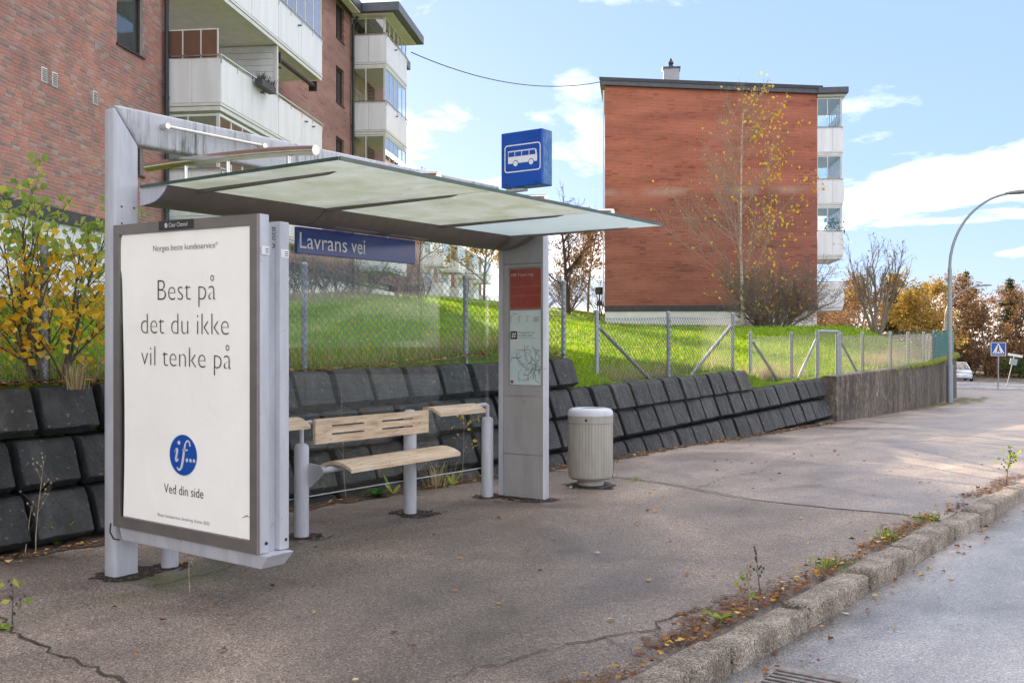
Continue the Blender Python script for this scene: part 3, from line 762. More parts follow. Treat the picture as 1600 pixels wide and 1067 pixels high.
for y in np.arange(22.0, 42, 0.11):
    t = min(1, (y-22.0)/6)
    r = random.uniform(.03, .07) * (0.35 + .65*t) * 1.25
    x = xw(y) - .02 - random.uniform(0, .1)
    m.lathe((x, y, wtop(y) - 0.03), [(r*1.5, -r*0.9), (r*1.7, 0), (r*1.2, r*.75), (r*.3, r)], 7)
o = m.build('moss_cap', MAT['moss'], cw, smooth=80); o['kind'] = 'stuff'

# ------------------------------------------------------------------ chain-link fences
def wire_net(mb, a, b, za0, zb0, h, pitch=0.076, r=0.0026):
    """crossing diagonal wires between two ground points"""
    a = Vector(a); b = Vector(b); L = (b - a).length; d = (b - a) / L
    nrm = Vector((d.y, -d.x)) * r
    def pt(s, z, off):
        q = a + d*s; t = s / L; return (q.x + nrm.x*off, q.y + nrm.y*off, za0 + (zb0-za0)*t + z)
    for dirn in (1, -1):
        s = -h
        while s < L:
            s0, z0, s1, z1 = (s, 0.0, s+h, h) if dirn == 1 else (s+h, 0.0, s, h)
            # clip to the bay
            def clip(sa, zaa, sb, zbb):
                if sa < 0 or sa > L:
                    tgt = 0 if sa < 0 else L; t = (tgt - sa)/(sb - sa); return tgt, zaa + (zbb-zaa)*t
                return sa, zaa
            if not (max(s0, s1) <= 0 or min(s0, s1) >= L):
                c0 = clip(s0, z0, s1, z1); c1 = clip(s1, z1, s0, z0)
                p, q = Vector(pt(*c0, dirn)), Vector(pt(*c1, dirn))
                if (q-p).length > .02: mb.tube([p, q], r, 3, cap=False)
            s += pitch
    for zz in (0.02, h*0.5, h - 0.01):
        n = 4; pts = []
        for k in range(n+1):
            t = k/n; sag = -0.02*math.sin(math.pi*t) if zz > h*.9 else 0
            pts.append(pt(L*t, zz + sag, 0))
        mb.tube(pts, r*1.25, 4, cap=False)

def fence(name, label, posts, braces, bays, h, mat='galv', wire='wire', pw=0.028, group='chain link fences above the walls', skip=()):
    e = empty(name, (posts[0][0], posts[0][1], posts[0][2]), label=label, cat='fence', group=group)
    for ip_, (x, y, zb, zt) in enumerate(posts):
        if ip_ in skip: continue
        mb = MB(); mb.tube([(x, y, zb-.15), (x, y, zt)], pw, 10); mb.lathe((x, y, zt), [(pw*1.18, -.03), (pw*1.18, 0), (pw*.5, .012)], 10)
        mb.build('post', MAT[mat], e, smooth=40)
    for (p, q) in braces:
        MB().tube([p, q], pw*0.8, 8).build('brace', MAT[mat], e, smooth=40)
    mb = MB()
    for (i, j) in bays:
        p, q = posts[i], posts[j]
        wire_net(mb, (p[0]+.03, p[1]), (q[0]+.03, q[1]), p[2]+.03, q[2]+.03, h)
    o = mb.build('wire_mesh', MAT[wire], e); o['kind'] = 'stuff'
    return e
fence('chain_link_fence', 'tallest chain link fence, above the top block course behind the shelter',
      [(-7.6,-1.2,1.0,2.05), (-7.3,1.5,1.04,2.08), (-7.03,4.1,1.09,2.12), (-6.88,6.49,1.15,2.12), (-6.63,8.55,1.18,2.11), (-6.42,10.15,1.22,2.12)],
      [((-6.44,10.0,1.9), (-6.54,9.05,1.32))], [(0,1),(1,2),(2,3),(3,4),(4,5)], 0.93)
fence('chain_link_fence', 'middle chain link fence section with two slanting braces, above the second block course',
      [(-6.40,10.88,.88,1.80), (-6.40,12.83,.93,1.83), (-6.34,14.9,.97,1.86)],
      [((-6.40,10.96,1.58), (-6.42,12.3,.92)), ((-6.34,14.83,1.66), (-6.38,13.5,.94))], [(0,1),(1,2)], 0.80)
fence('chain_link_fence', 'low chain link fence section beside the small gate frame, above the lowest block course',
      [(-6.28,15.47,.72,1.57), (-6.22,17.14,.76,1.58), (-6.10,18.14,.80,1.62)],
      [((-6.28,15.55,1.42), (-6.25,16.6,.76)), ((-6.10,18.06,1.46), (-6.18,17.35,.78))], [(0,1),(1,2)], 0.74, skip=(2,))
gt = empty('gate_frame', (-6.05,18.2,.8), label='narrow galvanised gate frame between the low fence and the concrete wall', cat='gate frame')
for (x, y) in ((-6.10,18.14), (-5.97,18.86)):
    MB().tube([(x,y,.62),(x,y,1.63)], .034, 10).build('post', MAT['galv'], gt, smooth=40)
MB().tube([(-6.10,18.14,1.61),(-5.97,18.86,1.61)], .026, 8).build('top_bar', MAT['galv'], gt, smooth=40)
mb = MB(); wire_net(mb, (-6.10,18.17), (-5.97,18.83), .84, .84, .74); o = mb.build('wire_mesh', MAT['wire'], gt); o['kind'] = 'stuff'
fy_ = [18.92, 20.5, 22.8, 24.9, 27.2, 29.4]
fp = [(xw(y)-.13, y, wtop(y)-.03, wtop(y)+.78) for y in fy_]
fence('chain_link_fence', 'chain link fence of grey posts on top of the concrete wall', fp,
      [((fp[0][0], fp[0][1]+.04, 1.42), (fp[0][0]-.02, 20.0, .86))], [(i,i+1) for i in range(len(fp)-1)], .72)
fy_ = [29.46, 31, 32.6, 34.2, 35.8, 37.4, 39, 40.6, 42.2, 43.8]
fp = [(xw(y)-.13, y, wtop(y)-.03, wtop(y)+.80) for y in fy_]
fence('green_fence', 'green wire fence on the far curved end of the concrete wall', fp, [], [(i,i+1) for i in range(len(fp)-1)], .74, mat='green_wire', wire='green_wire', pw=.03, group=None)
# ================================================================== apartment buildings
HEAD = R(28.1)
def lb(mb, name, mat, parent, zo, smooth=0, bevel=0):
    mb.v = [(x, y, z - zo) for (x, y, z) in mb.v]
    return mb.build(name, MAT[mat] if isinstance(mat, str) else mat, parent, local=True, smooth=smooth, bevel=bevel)
def bx(*a): return MB().box(*a)

def wall_holes(mb, x0, x1, y0, y1, z0, z1, holes):
    yc = sorted({y0, y1, *[h[0] for h in holes], *[h[1] for h in holes]})
    for a, b in zip(yc[:-1], yc[1:]):
        zc = [z0]
        for h in sorted([h for h in holes if h[0] <= a + 1e-6 and h[1] >= b - 1e-6], key=lambda h: h[2]): zc += [h[2], h[3]]
        zc.append(z1)
        for k in range(0, len(zc), 2): mb.box(x0, x1, a, b, zc[k], zc[k+1])

def window(root, zo, xf, y0, y1, z0, z1, frame='frame_brown', pane='window', name='window', mid=True):
    """opening in a wall whose outer face is at x = xf"""
    mb = MB(); t = 0.07
    mb.box(xf-.16, xf-.08, y0+.002, y0+t, z0+.002, z1-.002); mb.box(xf-.16, xf-.08, y1-t, y1-.002, z0+.002, z1-.002)
    mb.box(xf-.16, xf-.08, y0+t, y1-t, z0+.002, z0+t); mb.box(xf-.16, xf-.08, y0+t, y1-t, z1-t, z1-.002)
    if mid: mb.box(xf-.15, xf-.09, (y0+y1)/2-.03, (y0+y1)/2+.03, z0+t, z1-t)
    w = lb(mb, name, frame, root, zo)
    lb(bx(xf-.14, xf-.125, y0+t, y1-t, z0+t, z1-t), 'pane', pane, w, zo)
    lb(bx(xf-.10, xf+.045, y0-.03, y1+.03, z0-.045, z0-.003), 'sill', frame, w, zo)
    return w

def balcony(root, zo, x0, x1, y0, y1, zb, ph=1.06, glazed=True, top=2.62, bulge=0.0, near_glass=True, step=0.98, gl_from=None, warm=False, plain=False):
    b = lb(bx(x0+.01, x1-.03, y0+.03, y1-.03, zb, zb+.16), 'balcony', 'soffit', root, zo)
    lb(MB().box(x1-.03, x1+.012, y0-.012, y1+.012, zb-.03, zb+.07).box(x0+.01, x1-.031, y0-.012, y0+.03, zb-.03, zb+.07).box(x1-.028, x1+.03, y0-.03, y1+.03, zb+.085, zb+.15).box(x0+.01, x1-.03, y0-.03, y0+.028, zb+.085, zb+.15), 'fascia', 'trim', b, zo)
    z0, z1 = zb+.165, zb+.16+ph
    def pan(mb): lb(mb, 'panel', 'panel', b, zo)
    # near end in two panels, front in several, far end one
    xm = (x0+x1)/2
    if bulge:
        def prof(y_a, y_b, xa, xb_):
            mb = MB(); n = 6; vs = []
            for k in range(n+1):
                t = k/n; q = bulge*math.sin(math.pi*(0.15+0.85*t))*(1.0 if xb_ > x1-.05 else 0)
                vs.append((t, q))
            poly = [(xa, z0+(z1-z0)*t) for t, q in reversed(vs)] + [(xb_+q, z0+(z1-z0)*t) for t, q in vs]
            mb.extrude(poly, lambda p: (p[0], y_a, p[1]), lambda p: (p[0], y_b, p[1])); return mb
        pan(prof(y0-.02, y0+.02, x0+.02, x0+(x1-x0)*.62-.005)); pan(prof(y0-.02, y0+.02, x0+(x1-x0)*.62+.005, x1-.01))
    else:
        pan(bx(x0+.02, xm-.006, y0-.02, y0+.02, z0, z1)); pan(bx(xm+.006, x1-.006, y0-.02, y0+.02, z0, z1))
    n = max(1, round((y1-y0)/step)); d = (y1-y0)/n
    for k in range(n):
        off = .006 * (k % 2)
        pan(bx(x1-.01-off+.01, x1+.03-off, y0+k*d+.008, y0+(k+1)*d-.008, z0, z1))
    pan(bx(x0+.02, x1-.006, y1-.02, y1+.02, z0, z1))
    mb = MB()
    mb.tube([(x1+.05, y0-.04, z1+.07), (x1+.05, y1+.04, z1+.07)], .022, 6); mb.tube([(x0+.02, y0-.05, z1+.07), (x1+.05, y0-.05, z1+.07)], .022, 6)
    for k in range(n+1): mb.box(x1+.03, x1+.048, y0+k*d-.012, y0+k*d+.012, z1-.12, z1+.05)
    lb(mb, 'rail', 'stainless', b, zo)
    if glazed:
        g0 = gl_from if gl_from is not None else y0
        ng = max(1, round((y1-g0)/.72)); dg = (y1-g0)/ng; zt = zb+top
        mb = MB()
        for k in range(ng+1): mb.box(x1-.045, x1-.005, g0+k*dg-.018, g0+k*dg+.018, z1+.01, zt)
        mb.box(x1-.05, x1, g0+.02, y1-.02, zt-.07, zt-.005); mb.box(x1-.05, x1, g0+.02, y1-.02, z1+.012, z1+.045)
        if gl_from is None:
            for xx in (x0+.03, x0+(x1-x0)*.42, x1-.075): mb.box(xx-.018, xx+.018, y0-.005, y0+.03, z1+.01, zt-.0)
            mb.box(x0+.02, x1-.06, y0-.002, y0+.028, zt-.06, zt-.008); mb.box(x0+.02, x1-.06, y0-.002, y0+.028, z1+.012, z1+.045)
        lb(mb, 'frame', 'trim', b, zo)
        for k in range(ng): lb(bx(x1-.03, x1-.02, g0+k*dg+.02, g0+(k+1)*dg-.02, z1+.046, zt-.072), 'pane', 'balcony_glass', b, zo)
        if gl_from is None:
            xs_ = (x0+.03, x0+(x1-x0)*.42, x1-.075)
            for xa, xb_ in zip(xs_[:-1], xs_[1:]): lb(bx(xa+.02, xb_-.02, y0+.01, y0+.02, z1+.046, zt-.062), 'pane', 'balcony_glass', b, zo)
    return b

# ------------------------------------------------------------------ the long block on the left
ZO = 2.0
LB_ = empty('apartment_block', (-21.15, 15.4, ZO), HEAD, 'long brick apartment block with white balconies rising behind the shelter', 'building')
near_holes = [(-2.28,-1.08,5.25,6.64), (-2.28,-1.08,8.0,9.4), (-2.28,-1.08,10.72,12.1)]
mb = MB(); wall_holes(mb, -.3, -.006, -7.0, 0, 4.06, 14.4, near_holes)
wall = lb(mb, 'wall', 'mortar', LB_, ZO)
mid_holes = [(14.1,15.15,z,z+1.38) for z in (5.2,7.87,10.55,13.0)] + [(8.6,9.6,z,z+1.38) for z in (5.2,7.87,10.55,13.0)]
mb = MB(); wall_holes(mb, -.3, 0, 7.9, 16.2, 4.06, 14.4, mid_holes); mb.box(-.3, 0, 19.8, 24, 4.06, 14.4)
lb(mb, 'wall', 'brick_far_y', LB_, ZO)
lb(MB().box(-.3, 0, -30, -7.0, 4.06, 14.4).box(-11, -.3, -30, -29.7, 2, 14.4).box(-11, -10.7, -29.7, 24, 2, 14.4), 'wall', 'brick_far_y', LB_, ZO)
lb(bx(-10.7, 0, 23.7, 24, 2, 14.38), 'wall', 'brick_far_x', LB_, ZO)
lb(bx(-10.6, -.32, -29.6, 23.6, 3.9, 4.2), 'floor', 'soffit', LB_, ZO)
# bricks: the nearest as pieces, the others joined
PITCH, ROW = 0.24, 0.075
brick_shared = {}
def brick_mesh(L):
    k = round(L, 2)
    if k not in brick_shared:
        me = bpy.data.meshes.new('brick'); h = .0310
        vs = [(-.02,0,-h),(-.02,k,-h),(-.02,k,h),(-.02,0,h),(-.003,.0,-h),(-.003,k,-h),(-.003,k,h),(-.003,0,h),(0,.004,-h+.004),(0,k-.004,-h+.004),(0,k-.004,h-.004),(0,.004,h-.004)]
        fs = [(4,5,9,8),(5,6,10,9),(6,7,11,10),(7,4,8,11),(8,9,10,11),(0,1,5,4),(1,2,6,5),(2,3,7,6),(3,0,4,7)]
        me.from_pydata(vs, [], fs); me.materials.append(MAT['brick']); brick_shared[k] = me
    return brick_shared[k]
pieces = []; r = 0
while 4.06 + (r+1)*ROW < 9.95:
    z = 4.06 + (r+.5)*ROW; y = -6.95 - (PITCH/2 if r % 2 else 0) - (.06 if r % 3 == 0 else 0)
    while y < 0:
        L = .115 if random.random() < .16 else .227
        a, b = max(y, -6.98), min(y+L, -.004); y += L + .013
        for h in near_holes:
            if z+.03 > h[2] and z-.03 < h[3] and b > h[0] and a < h[1]:
                if a < h[0]: b = h[0]
                elif b > h[1]: a = h[1]
                else: b = a
        if b - a > .03: pieces.append((a, b - a, z))
    r += 1
inview = [p for p in pieces if p[0] > -6.35 and p[2] > 4.3]
inview.sort(key=lambda p: p[0] + 0.0*p[2])
single = set(id(p) for p in inview[:300])
mb = MB()
for p in pieces:
    me = brick_mesh(p[1]); ox = random.uniform(-.003, .003)
    if id(p) in single:
        o = bpy.data.objects.new('brick', me); link(o); o.parent = wall; o.location = (ox, p[0], p[2]-ZO)
    else:
        mb.add([(v.co.x+ox, v.co.y+p[0], v.co.z+p[2]) for v in me.vertices], [tuple(q.vertices) for q in me.polygons])
o = lb(mb, 'bricks', 'brick', wall, ZO); o['kind'] = 'stuff'
for h in near_holes: window(LB_, ZO, 0, *h, mid=False)
for h in mid_holes: window(LB_, ZO, 0, *h)
# white basement, dark band, downpipes, wall vents
lb(MB().box(-.3, -.05, -30, 24, 1.0, 3.78), 'basement_wall', 'white_paint', LB_, ZO)
lb(MB().box(-.3, .03, -30, -.0, 3.78, 4.05).box(-.3, .03, 7.9, 16.2, 3.78, 4.05), 'band', 'dark_band', LB_, ZO)
for ys_ in (-.12, 7.6+8.45):
    mb = MB().tube([(.11, ys_, 2.2), (.11, ys_, 14.0), (.30, ys_, 14.35)], .055, 10)
    for z in (4.6, 7.3, 10.0, 12.7): mb.lathe((.11, ys_, z), [(.068,-.04),(.068,.04)], 10)
    lb(mb, 'downpipe', 'pipe', LB_, ZO, smooth=40)
for (s_, z) in ((-5.06,6.57), (-4.7,6.57), (-3.19,6.57)):
    v = lb(bx(-.005, .014, s_-.09, s_+.09, z-.14, z+.14), 'vent', 'trim', LB_, ZO)
    mb = MB()
    for k in range(7): mb.box(.013, .022, s_-.07, s_+.07, z-.115+k*.035, z-.098+k*.035)
    lb(mb, 'vent_slots', 'grey_ink', v, ZO)
# roof
lb(MB().box(-11.6, .55, -30.5, 24.4, 14.42, 14.80).box(.55, 2.05, 15.7, 20.4, 14.42, 14.78), 'roof', 'roof_metal', LB_, ZO, bevel=.02)
lb(MB().box(.2, .5, -30, 15.7, 14.36, 14.418).box(.1, 1.75, 15.9, 20.2, 14.36, 14.418), 'eaves_trim', 'soffit', LB_, ZO)
# recessed back walls behind the balconies
lb(MB().box(-1.3, -1.1, 0, 7.9, 4.0, 14.4).box(-1.1, -.3, -.15, 0, 4.06, 14.4).box(-1.1, -.3, 7.9, 8.05, 4.06, 14.4), 'recess_wall', 'white_paint', LB_, ZO)
lb(MB().box(-.5, -.3, 16.2, 19.8, 4.0, 14.4), 'recess_wall', 'warm_wall', LB_, ZO)
for zb in (4.3, 7.02, 9.72, 12.4):
    for (a, b_) in ((.5, 2.4), (5.0, 7.2)):
        window(LB_, ZO, -.98, a, b_, zb+.2, zb+2.2, frame='trim', name='balcony_door')
    lb(bx(-1.1, .0, 0.0, 7.9, zb+.0, zb+.158), 'slab', 'soffit', LB_, ZO)
    window(LB_, ZO, -.18, 17.0, 18.6, zb+.25, zb+2.2, frame='trim', name='balcony_door')
BX = 1.4
balcony(LB_, ZO, 0, BX, 0, 7.9, 4.3, glazed=True)
b2 = balcony(LB_, ZO, 0, BX, 0, 7.9, 7.02, glazed=False)
balcony(LB_, ZO, 0, BX, 0, 7.9, 9.72, glazed=True, gl_from=4.0)
balcony(LB_, ZO, 0, BX, 0, 7.9, 12.4, glazed=True)
for zb in (4.3, 7.02, 9.72, 12.4):
    balcony(LB_, ZO, 0, BX, 16.2, 19.8, zb, glazed=zb > 5, top=2.66 if zb < 12 else 1.95, step=1.8)
# open balcony: boarded partition, brown end screens, rolled awning
prt = lb(bx(-1.08, BX-.02, 4.02, 4.06, 7.2, 9.70), 'partition', 'trim', LB_, ZO)
for k in range(14): lb(bx(-1.05, BX-.12, 3.985, 4.018, 7.22+k*.176, 7.22+k*.176+.166), 'board', 'white_paint', prt, ZO)
lb(bx(BX-.11, BX-.02, 3.97, 4.018, 7.2, 9.69), 'post', 'trim', prt, ZO)
MAT['brown_screen'] = simple('brown_screen', (0.16, 0.085, 0.055), (0.20, 0.11, 0.07), 2, 0.15)
scr = lb(MB().box(.02, .05, -.035, -.01, 8.24, 8.92).box(.46, .49, -.035, -.01, 8.24, 8.92).box(.92, .95, -.035, -.01, 8.24, 8.92).box(1.34, 1.37, -.035, -.01, 8.24, 8.92).box(.02, 1.37, -.036, -.009, 8.92, 8.95), 'end_screen', 'trim', b2, ZO)
for a, b_ in ((.05,.46),(.49,.92),(.95,1.34)): lb(bx(a, b_, -.028, -.016, 8.26, 8.92), 'screen_pane', 'brown_screen', LB_, ZO)
aw = lb(MB().tube([(1.25, 4.4, 9.45), (1.25, 7.5, 9.45)], .07, 8).box(1.1, 1.36, 4.3, 4.36, 9.3, 9.6).box(1.1, 1.36, 7.55, 7.61, 9.3, 9.6).bar((.2, 4.5, 9.5), (1.3, 4.5, 9.2), .05, .05), 'awning', 'frame_brown', LB_, ZO)
for s_, zb in ((2.6,7.02),(6.2,7.02),(5.6,9.72),(17.6,12.4),(17.8,9.72),(6.9,7.02)):
    lb(MB().box(BX+.03, BX+.12, s_-.03, s_+.03, zb+1.0, zb+1.04), 'drain_spout', 'grey_ink', LB_, ZO)
# planter hung on the open balcony
pl = empty('planter_box', (-21.15 - .471*2.5 + .882*1.5, 15.4 + .882*2.5 + .471*1.5, 8.1), HEAD, 'dark wire planter with withered plants hung on the white balcony rail', 'planter')
mb = MB().box(0, .2, -.5, .5, -.02, .16)
mb.build('box', MAT['dark_band'], pl, local=True)
mb = MB(); rr = random.Random(3)
for k in range(150):
    y = rr.uniform(-.5, .5); p = Vector((rr.uniform(.02,.18), y, .14)); q = p + Vector((rr.uniform(-.12,.14), rr.uniform(-.1,.1), rr.uniform(.05,.24)))
    mb.tube([p, q], [.008, .003], 3, cap=False)
mb.build('withered_plants', MAT['bark_dark'], pl, local=True)

# ------------------------------------------------------------------ brick block on the right with its gable to the street
ZR = 1.8
RB = empty('apartment_block', (-26.93, 46.6, ZR), HEAD, 'red brick apartment block seen gable on, white balconies on its right side', 'building')
W_, D_ = 10.8, 26
mb = MB()
zt = lambda x: 14.85 - .072*x
mb.hexa([(0,0,3.35),(W_,0,3.35),(W_,.3,3.35),(0,.3,3.35),(0,0,zt(0)),(W_,0,zt(W_)),(W_,.3,zt(W_)),(0,.3,zt(0))])
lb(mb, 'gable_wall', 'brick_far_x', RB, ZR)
mb = MB().box(.002, .3, .3, D_, 3.35, 14.8).box(W_-.3, W_-.002, 4.2, D_, 3.35, 14.0).box(.3, W_-.3, D_-.3, D_, 3.35, 14.0)
lb(mb, 'side_wall', 'brick_far_y', RB, ZR)
lb(MB().box(.02, W_-.02, .02, D_, 0.8, 3.05), 'basement_wall', 'white_paint', RB, ZR)
lb(MB().box(-.03, W_+.03, -.03, D_, 3.05, 3.347), 'band', 'dark_band', RB, ZR)
mb = MB(); a0, a1 = -.25, W_+.22
rf = lambda x, o: 15.2 + .0 - .072*x + o
mb.hexa([(a0,-.22,rf(a0,-.34)),(a1,-.22,rf(a1,-.34)),(a1,D_+.2,rf(a1,-.34)),(a0,D_+.2,rf(a0,-.34)),(a0,-.22,rf(a0,0)),(a1,-.22,rf(a1,0)),(a1,D_+.2,rf(a1,0)),(a0,D_+.2,rf(a0,0))])
roof = lb(mb, 'roof', 'roof_metal', RB, ZR)
mb = MB(); mb.hexa([(a0-.03,-.26,rf(a0,-.12)),(a1+.03,-.26,rf(a1,-.12)),(a1+.03,-.222,rf(a1,-.12)),(a0-.03,-.222,rf(a0,-.12)),(a0-.03,-.26,rf(a0,.05)),(a1+.03,-.26,rf(a1,.05)),(a1+.03,-.222,rf(a1,.05)),(a0-.03,-.222,rf(a0,.05))])
lb(mb, 'fascia', 'dark_band', roof, ZR)
mb = MB().box(3.1, 3.95, 2.4, 3.3, 14.6, 16.3)
ch = lb(mb, 'chimney', simple('pale_render', (0.36,0.37,0.38), (0.44,0.44,0.44), 3, 0.8), roof, ZR)
lb(MB().box(3.04, 4.01, 2.34, 3.36, 16.3, 16.38), 'chimney_cap', 'roof_metal', roof, ZR)
lb(MB().lathe((3.5,2.8,16.38), [(.13,0),(.15,.12),(.10,.2),(.16,.26),(.13,.38),(.05,.44),(.07,.5),(.02,.56)], 12), 'chimney_cowl', 'dark_band', roof, ZR, smooth=50)
lb(MB().lathe((8.6,1.6,14.6), [(.3,0),(.3,.1),(.22,.2),(.05,.24)], 14), 'roof_vent', 'roof_metal', roof, ZR, smooth=50)
lb(MB().tube([(-.06,-.06,3.6),(-.06,-.06,14.6)], .04, 8), 'downpipe', 'trim', RB, ZR, smooth=40)
lb(MB().box(10.5, 10.8, .3, 4.2, 3.35, 14.0), 'recess_wall', 'white_paint', RB, ZR)
lb(bx(W_+.01, 12.3, -.35, 4.6, 14.06, 14.36), 'balcony_roof', 'roof_metal', RB, ZR, bevel=.02)
lb(bx(W_+.01, 12.2, -.1, 4.4, 13.94, 14.055), 'eaves_trim', 'trim', RB, ZR)
for zb in (11.0, 8.36, 5.72, 3.1):
    balcony(RB, ZR, W_, 12.05, 0.05, 4.1, zb, ph=1.18, glazed=zb > 4, top=2.6 if zb < 10 else 2.9, bulge=.12, step=2.0)
# potted plant in the glazed balcony
pp = empty('potted_plant', (-26.93 + .882*11.7 - .471*.8, 46.6 + .471*11.7 + .882*.8, 6.9), 0, 'leafy potted plant inside the glazed balcony of the gable block', 'plant')
mb = MB(); rr = random.Random(8)
for k in range(70):
    c = Vector((rr.gauss(0,.22), rr.gauss(0,.22), rr.uniform(.15,.95))); d = Vector((rr.uniform(-1,1), rr.uniform(-1,1), rr.uniform(-.3,1))).normalized()*.16; s_ = d.orthogonal().normalized()*.05
    mb.add([c-d, c+s_, c+d, c-s_], [(0,1,2,3)])
mb.build('foliage', MAT['shrub_leaf'], pp, local=True)
MB().lathe((0,0,-.05), [(.12,0),(.16,.25)], 10).build('pot', MAT['dark_band'], pp, local=True)

# ------------------------------------------------------------------ white balcony block far up the slope
ZM = 4.6
MBK = empty('apartment_block', (-60.95, 72.0, ZM), HEAD, 'distant white apartment block of stepped balconies seen through the shelter glass', 'building')
lb(MB().box(-10, 0, -4, 36, 3.0, 11.6), 'wall', 'brick_far_y', MBK, ZM)
lb(MB().box(-10.4, .4, -4.4, 36.4, 11.6, 11.95), 'roof', 'roof_metal', MBK, ZM)
for (a, b_) in ((0,3.0),(8,12),(17.5,21),(27,30.5)):
    lb(bx(.004, .25, a-.6, b_+1.4, 3.2, 11.55), 'white_bay', 'white_paint', MBK, ZM)
    for zb in (5.7, 8.45):
        balcony(MBK, ZM, .25, 2.0, a, b_, zb, glazed=(zb > 7), step=2.2)
        lb(bx(.2, .27, a+.4, b_-.3, zb+.3, zb+2.2), 'window', 'window', MBK, ZM)
DB = empty('apartment_block', (-46.5, 90.0, 3.0), HEAD, 'pale yellow block far off, a sliver left of the brick gable', 'building')
lb(MB().box(0, 3.2, 0, 12, 2.0, 9.4), 'wall', simple('pale_yellow_wall', (0.62,0.50,0.30), (0.7,0.58,0.38), 1.5, 0.8), DB, 3.0)
lb(MB().box(-.3, 3.5, -.3, 12.3, 9.4, 9.7), 'roof', 'roof_metal', DB, 3.0)
for z in (3.6, 5.5, 7.4):
    for x in (.5, 1.7): lb(bx(x, x+.8, -.03, .05, z, z+1.1), 'window', 'window', DB, 3.0)

# overhead cable between the two brick blocks
p0, p1 = Vector((-28.6,33.1,13.75)), Vector((-27.0,46.45,15.05)); pts = []
for k in range(25):
    t = k/24; p = p0.lerp(p1, t); p.z -= 1.45*4*t*(1-t)*.5; pts.append(p)
tag(MB().tube(pts, .022, 6).build('overhead_cable', MAT['black'], smooth=60), 'thin dark overhead cable sagging between the two brick blocks', 'cable')
# ================================================================== writing
def text_flat(s, weight=0.0, shear=0.0, space=1.0):
    cu = bpy.data.curves.new('t', 'FONT'); cu.body = s; cu.size = 1.0; cu.offset = weight; cu.shear = shear; cu.space_character = space
    cu.resolution_u = 3
    ob = bpy.data.objects.new('t', cu); link(ob)
    dg = bpy.context.evaluated_depsgraph_get(); ev = ob.evaluated_get(dg); me = ev.to_mesh()
    vs = [(v.co.x, v.co.y) for v in me.vertices]; fs = [tuple(p.vertices) for p in me.polygons]
    ev.to_mesh_clear(); bpy.data.objects.remove(ob); bpy.data.curves.remove(cu)
    return vs, fs
CAP = None
def text(name, s, mat, parent, o, u, v, width, cap, weight=0.0, shear=0.0, local=False, space=1.0):
    """lettering laid flat from point o along u, capitals of height cap along v"""
    global CAP
    if CAP is None:
        hv, _ = text_flat('H'); CAP = max(p[1] for p in hv)
    ring = s.endswith('å') and weight < -.015
    vs, fs = text_flat(s[:-1] + 'a' if ring else s, weight, shear, space)
    if not vs: return
    x0 = min(p[0] for p in vs); x1 = max(p[0] for p in vs); sx = width/(x1-x0); sy = cap/CAP
    o, u, v = Vector(o), Vector(u), Vector(v)
    mb = MB().add([o + u*((p[0]-x0)*sx) + v*(p[1]*sy) for p in vs], fs)
    if ring:      # the ring over the last letter
        av, _ = text_flat('a', weight); cxr = width - (max(p[0] for p in av) - min(p[0] for p in av))*.5*sx
        q = [(cxr + cap*.105*math.cos(k*math.pi/10), cap*1.0 + cap*.115*math.sin(k*math.pi/10)) for k in range(21)]
        stroke(mb, q, [cap*.045]*21, o, u, v)
    return mb.build(name, MAT[mat], parent, local=local)
def disc(o, u, v, ru, rv, n=40):
    o, u, v = Vector(o), Vector(u), Vector(v)
    return [o + u*(ru*math.cos(2*math.pi*k/n)) + v*(rv*math.sin(2*math.pi*k/n)) for k in range(n)]
def poly(mb, pts): return mb.add(pts, [tuple(range(len(pts)))])
def stroke(mb, pts, ws, o, u, v):
    """a flat brush stroke through 2d points with given widths"""
    o, u, v = Vector(o), Vector(u), Vector(v); n = len(pts); L = []; Rr = []
    for i, p in enumerate(pts):
        a = pts[max(i-1,0)]; b = pts[min(i+1,n-1)]; dx, dy = b[0]-a[0], b[1]-a[1]; q = math.hypot(dx,dy) or 1
        w = ws[i]/2; L.append((p[0]-dy/q*w, p[1]+dx/q*w)); Rr.append((p[0]+dy/q*w, p[1]-dx/q*w))
    vs = [o+u*a+v*b for a, b in L] + [o+u*a+v*b for a, b in Rr]
    mb.add(vs, [(i, n+i, n+i+1, i+1) for i in range(n-1)]); return mb
def smooth_pts(pts, k=5):
    out = []; n = len(pts)
    for i in range(n-1):
        p0, p1, p2, p3 = pts[max(i-1,0)], pts[i], pts[i+1], pts[min(i+2,n-1)]
        for j in range(k):
            t = j/k
            out.append(tuple(.5*((2*p1[d])+(-p0[d]+p2[d])*t+(2*p0[d]-5*p1[d]+4*p2[d]-p3[d])*t*t+(-p0[d]+3*p1[d]-3*p2[d]+p3[d])*t**3) for d in range(len(p1))))
    out.append(pts[-1]); return out

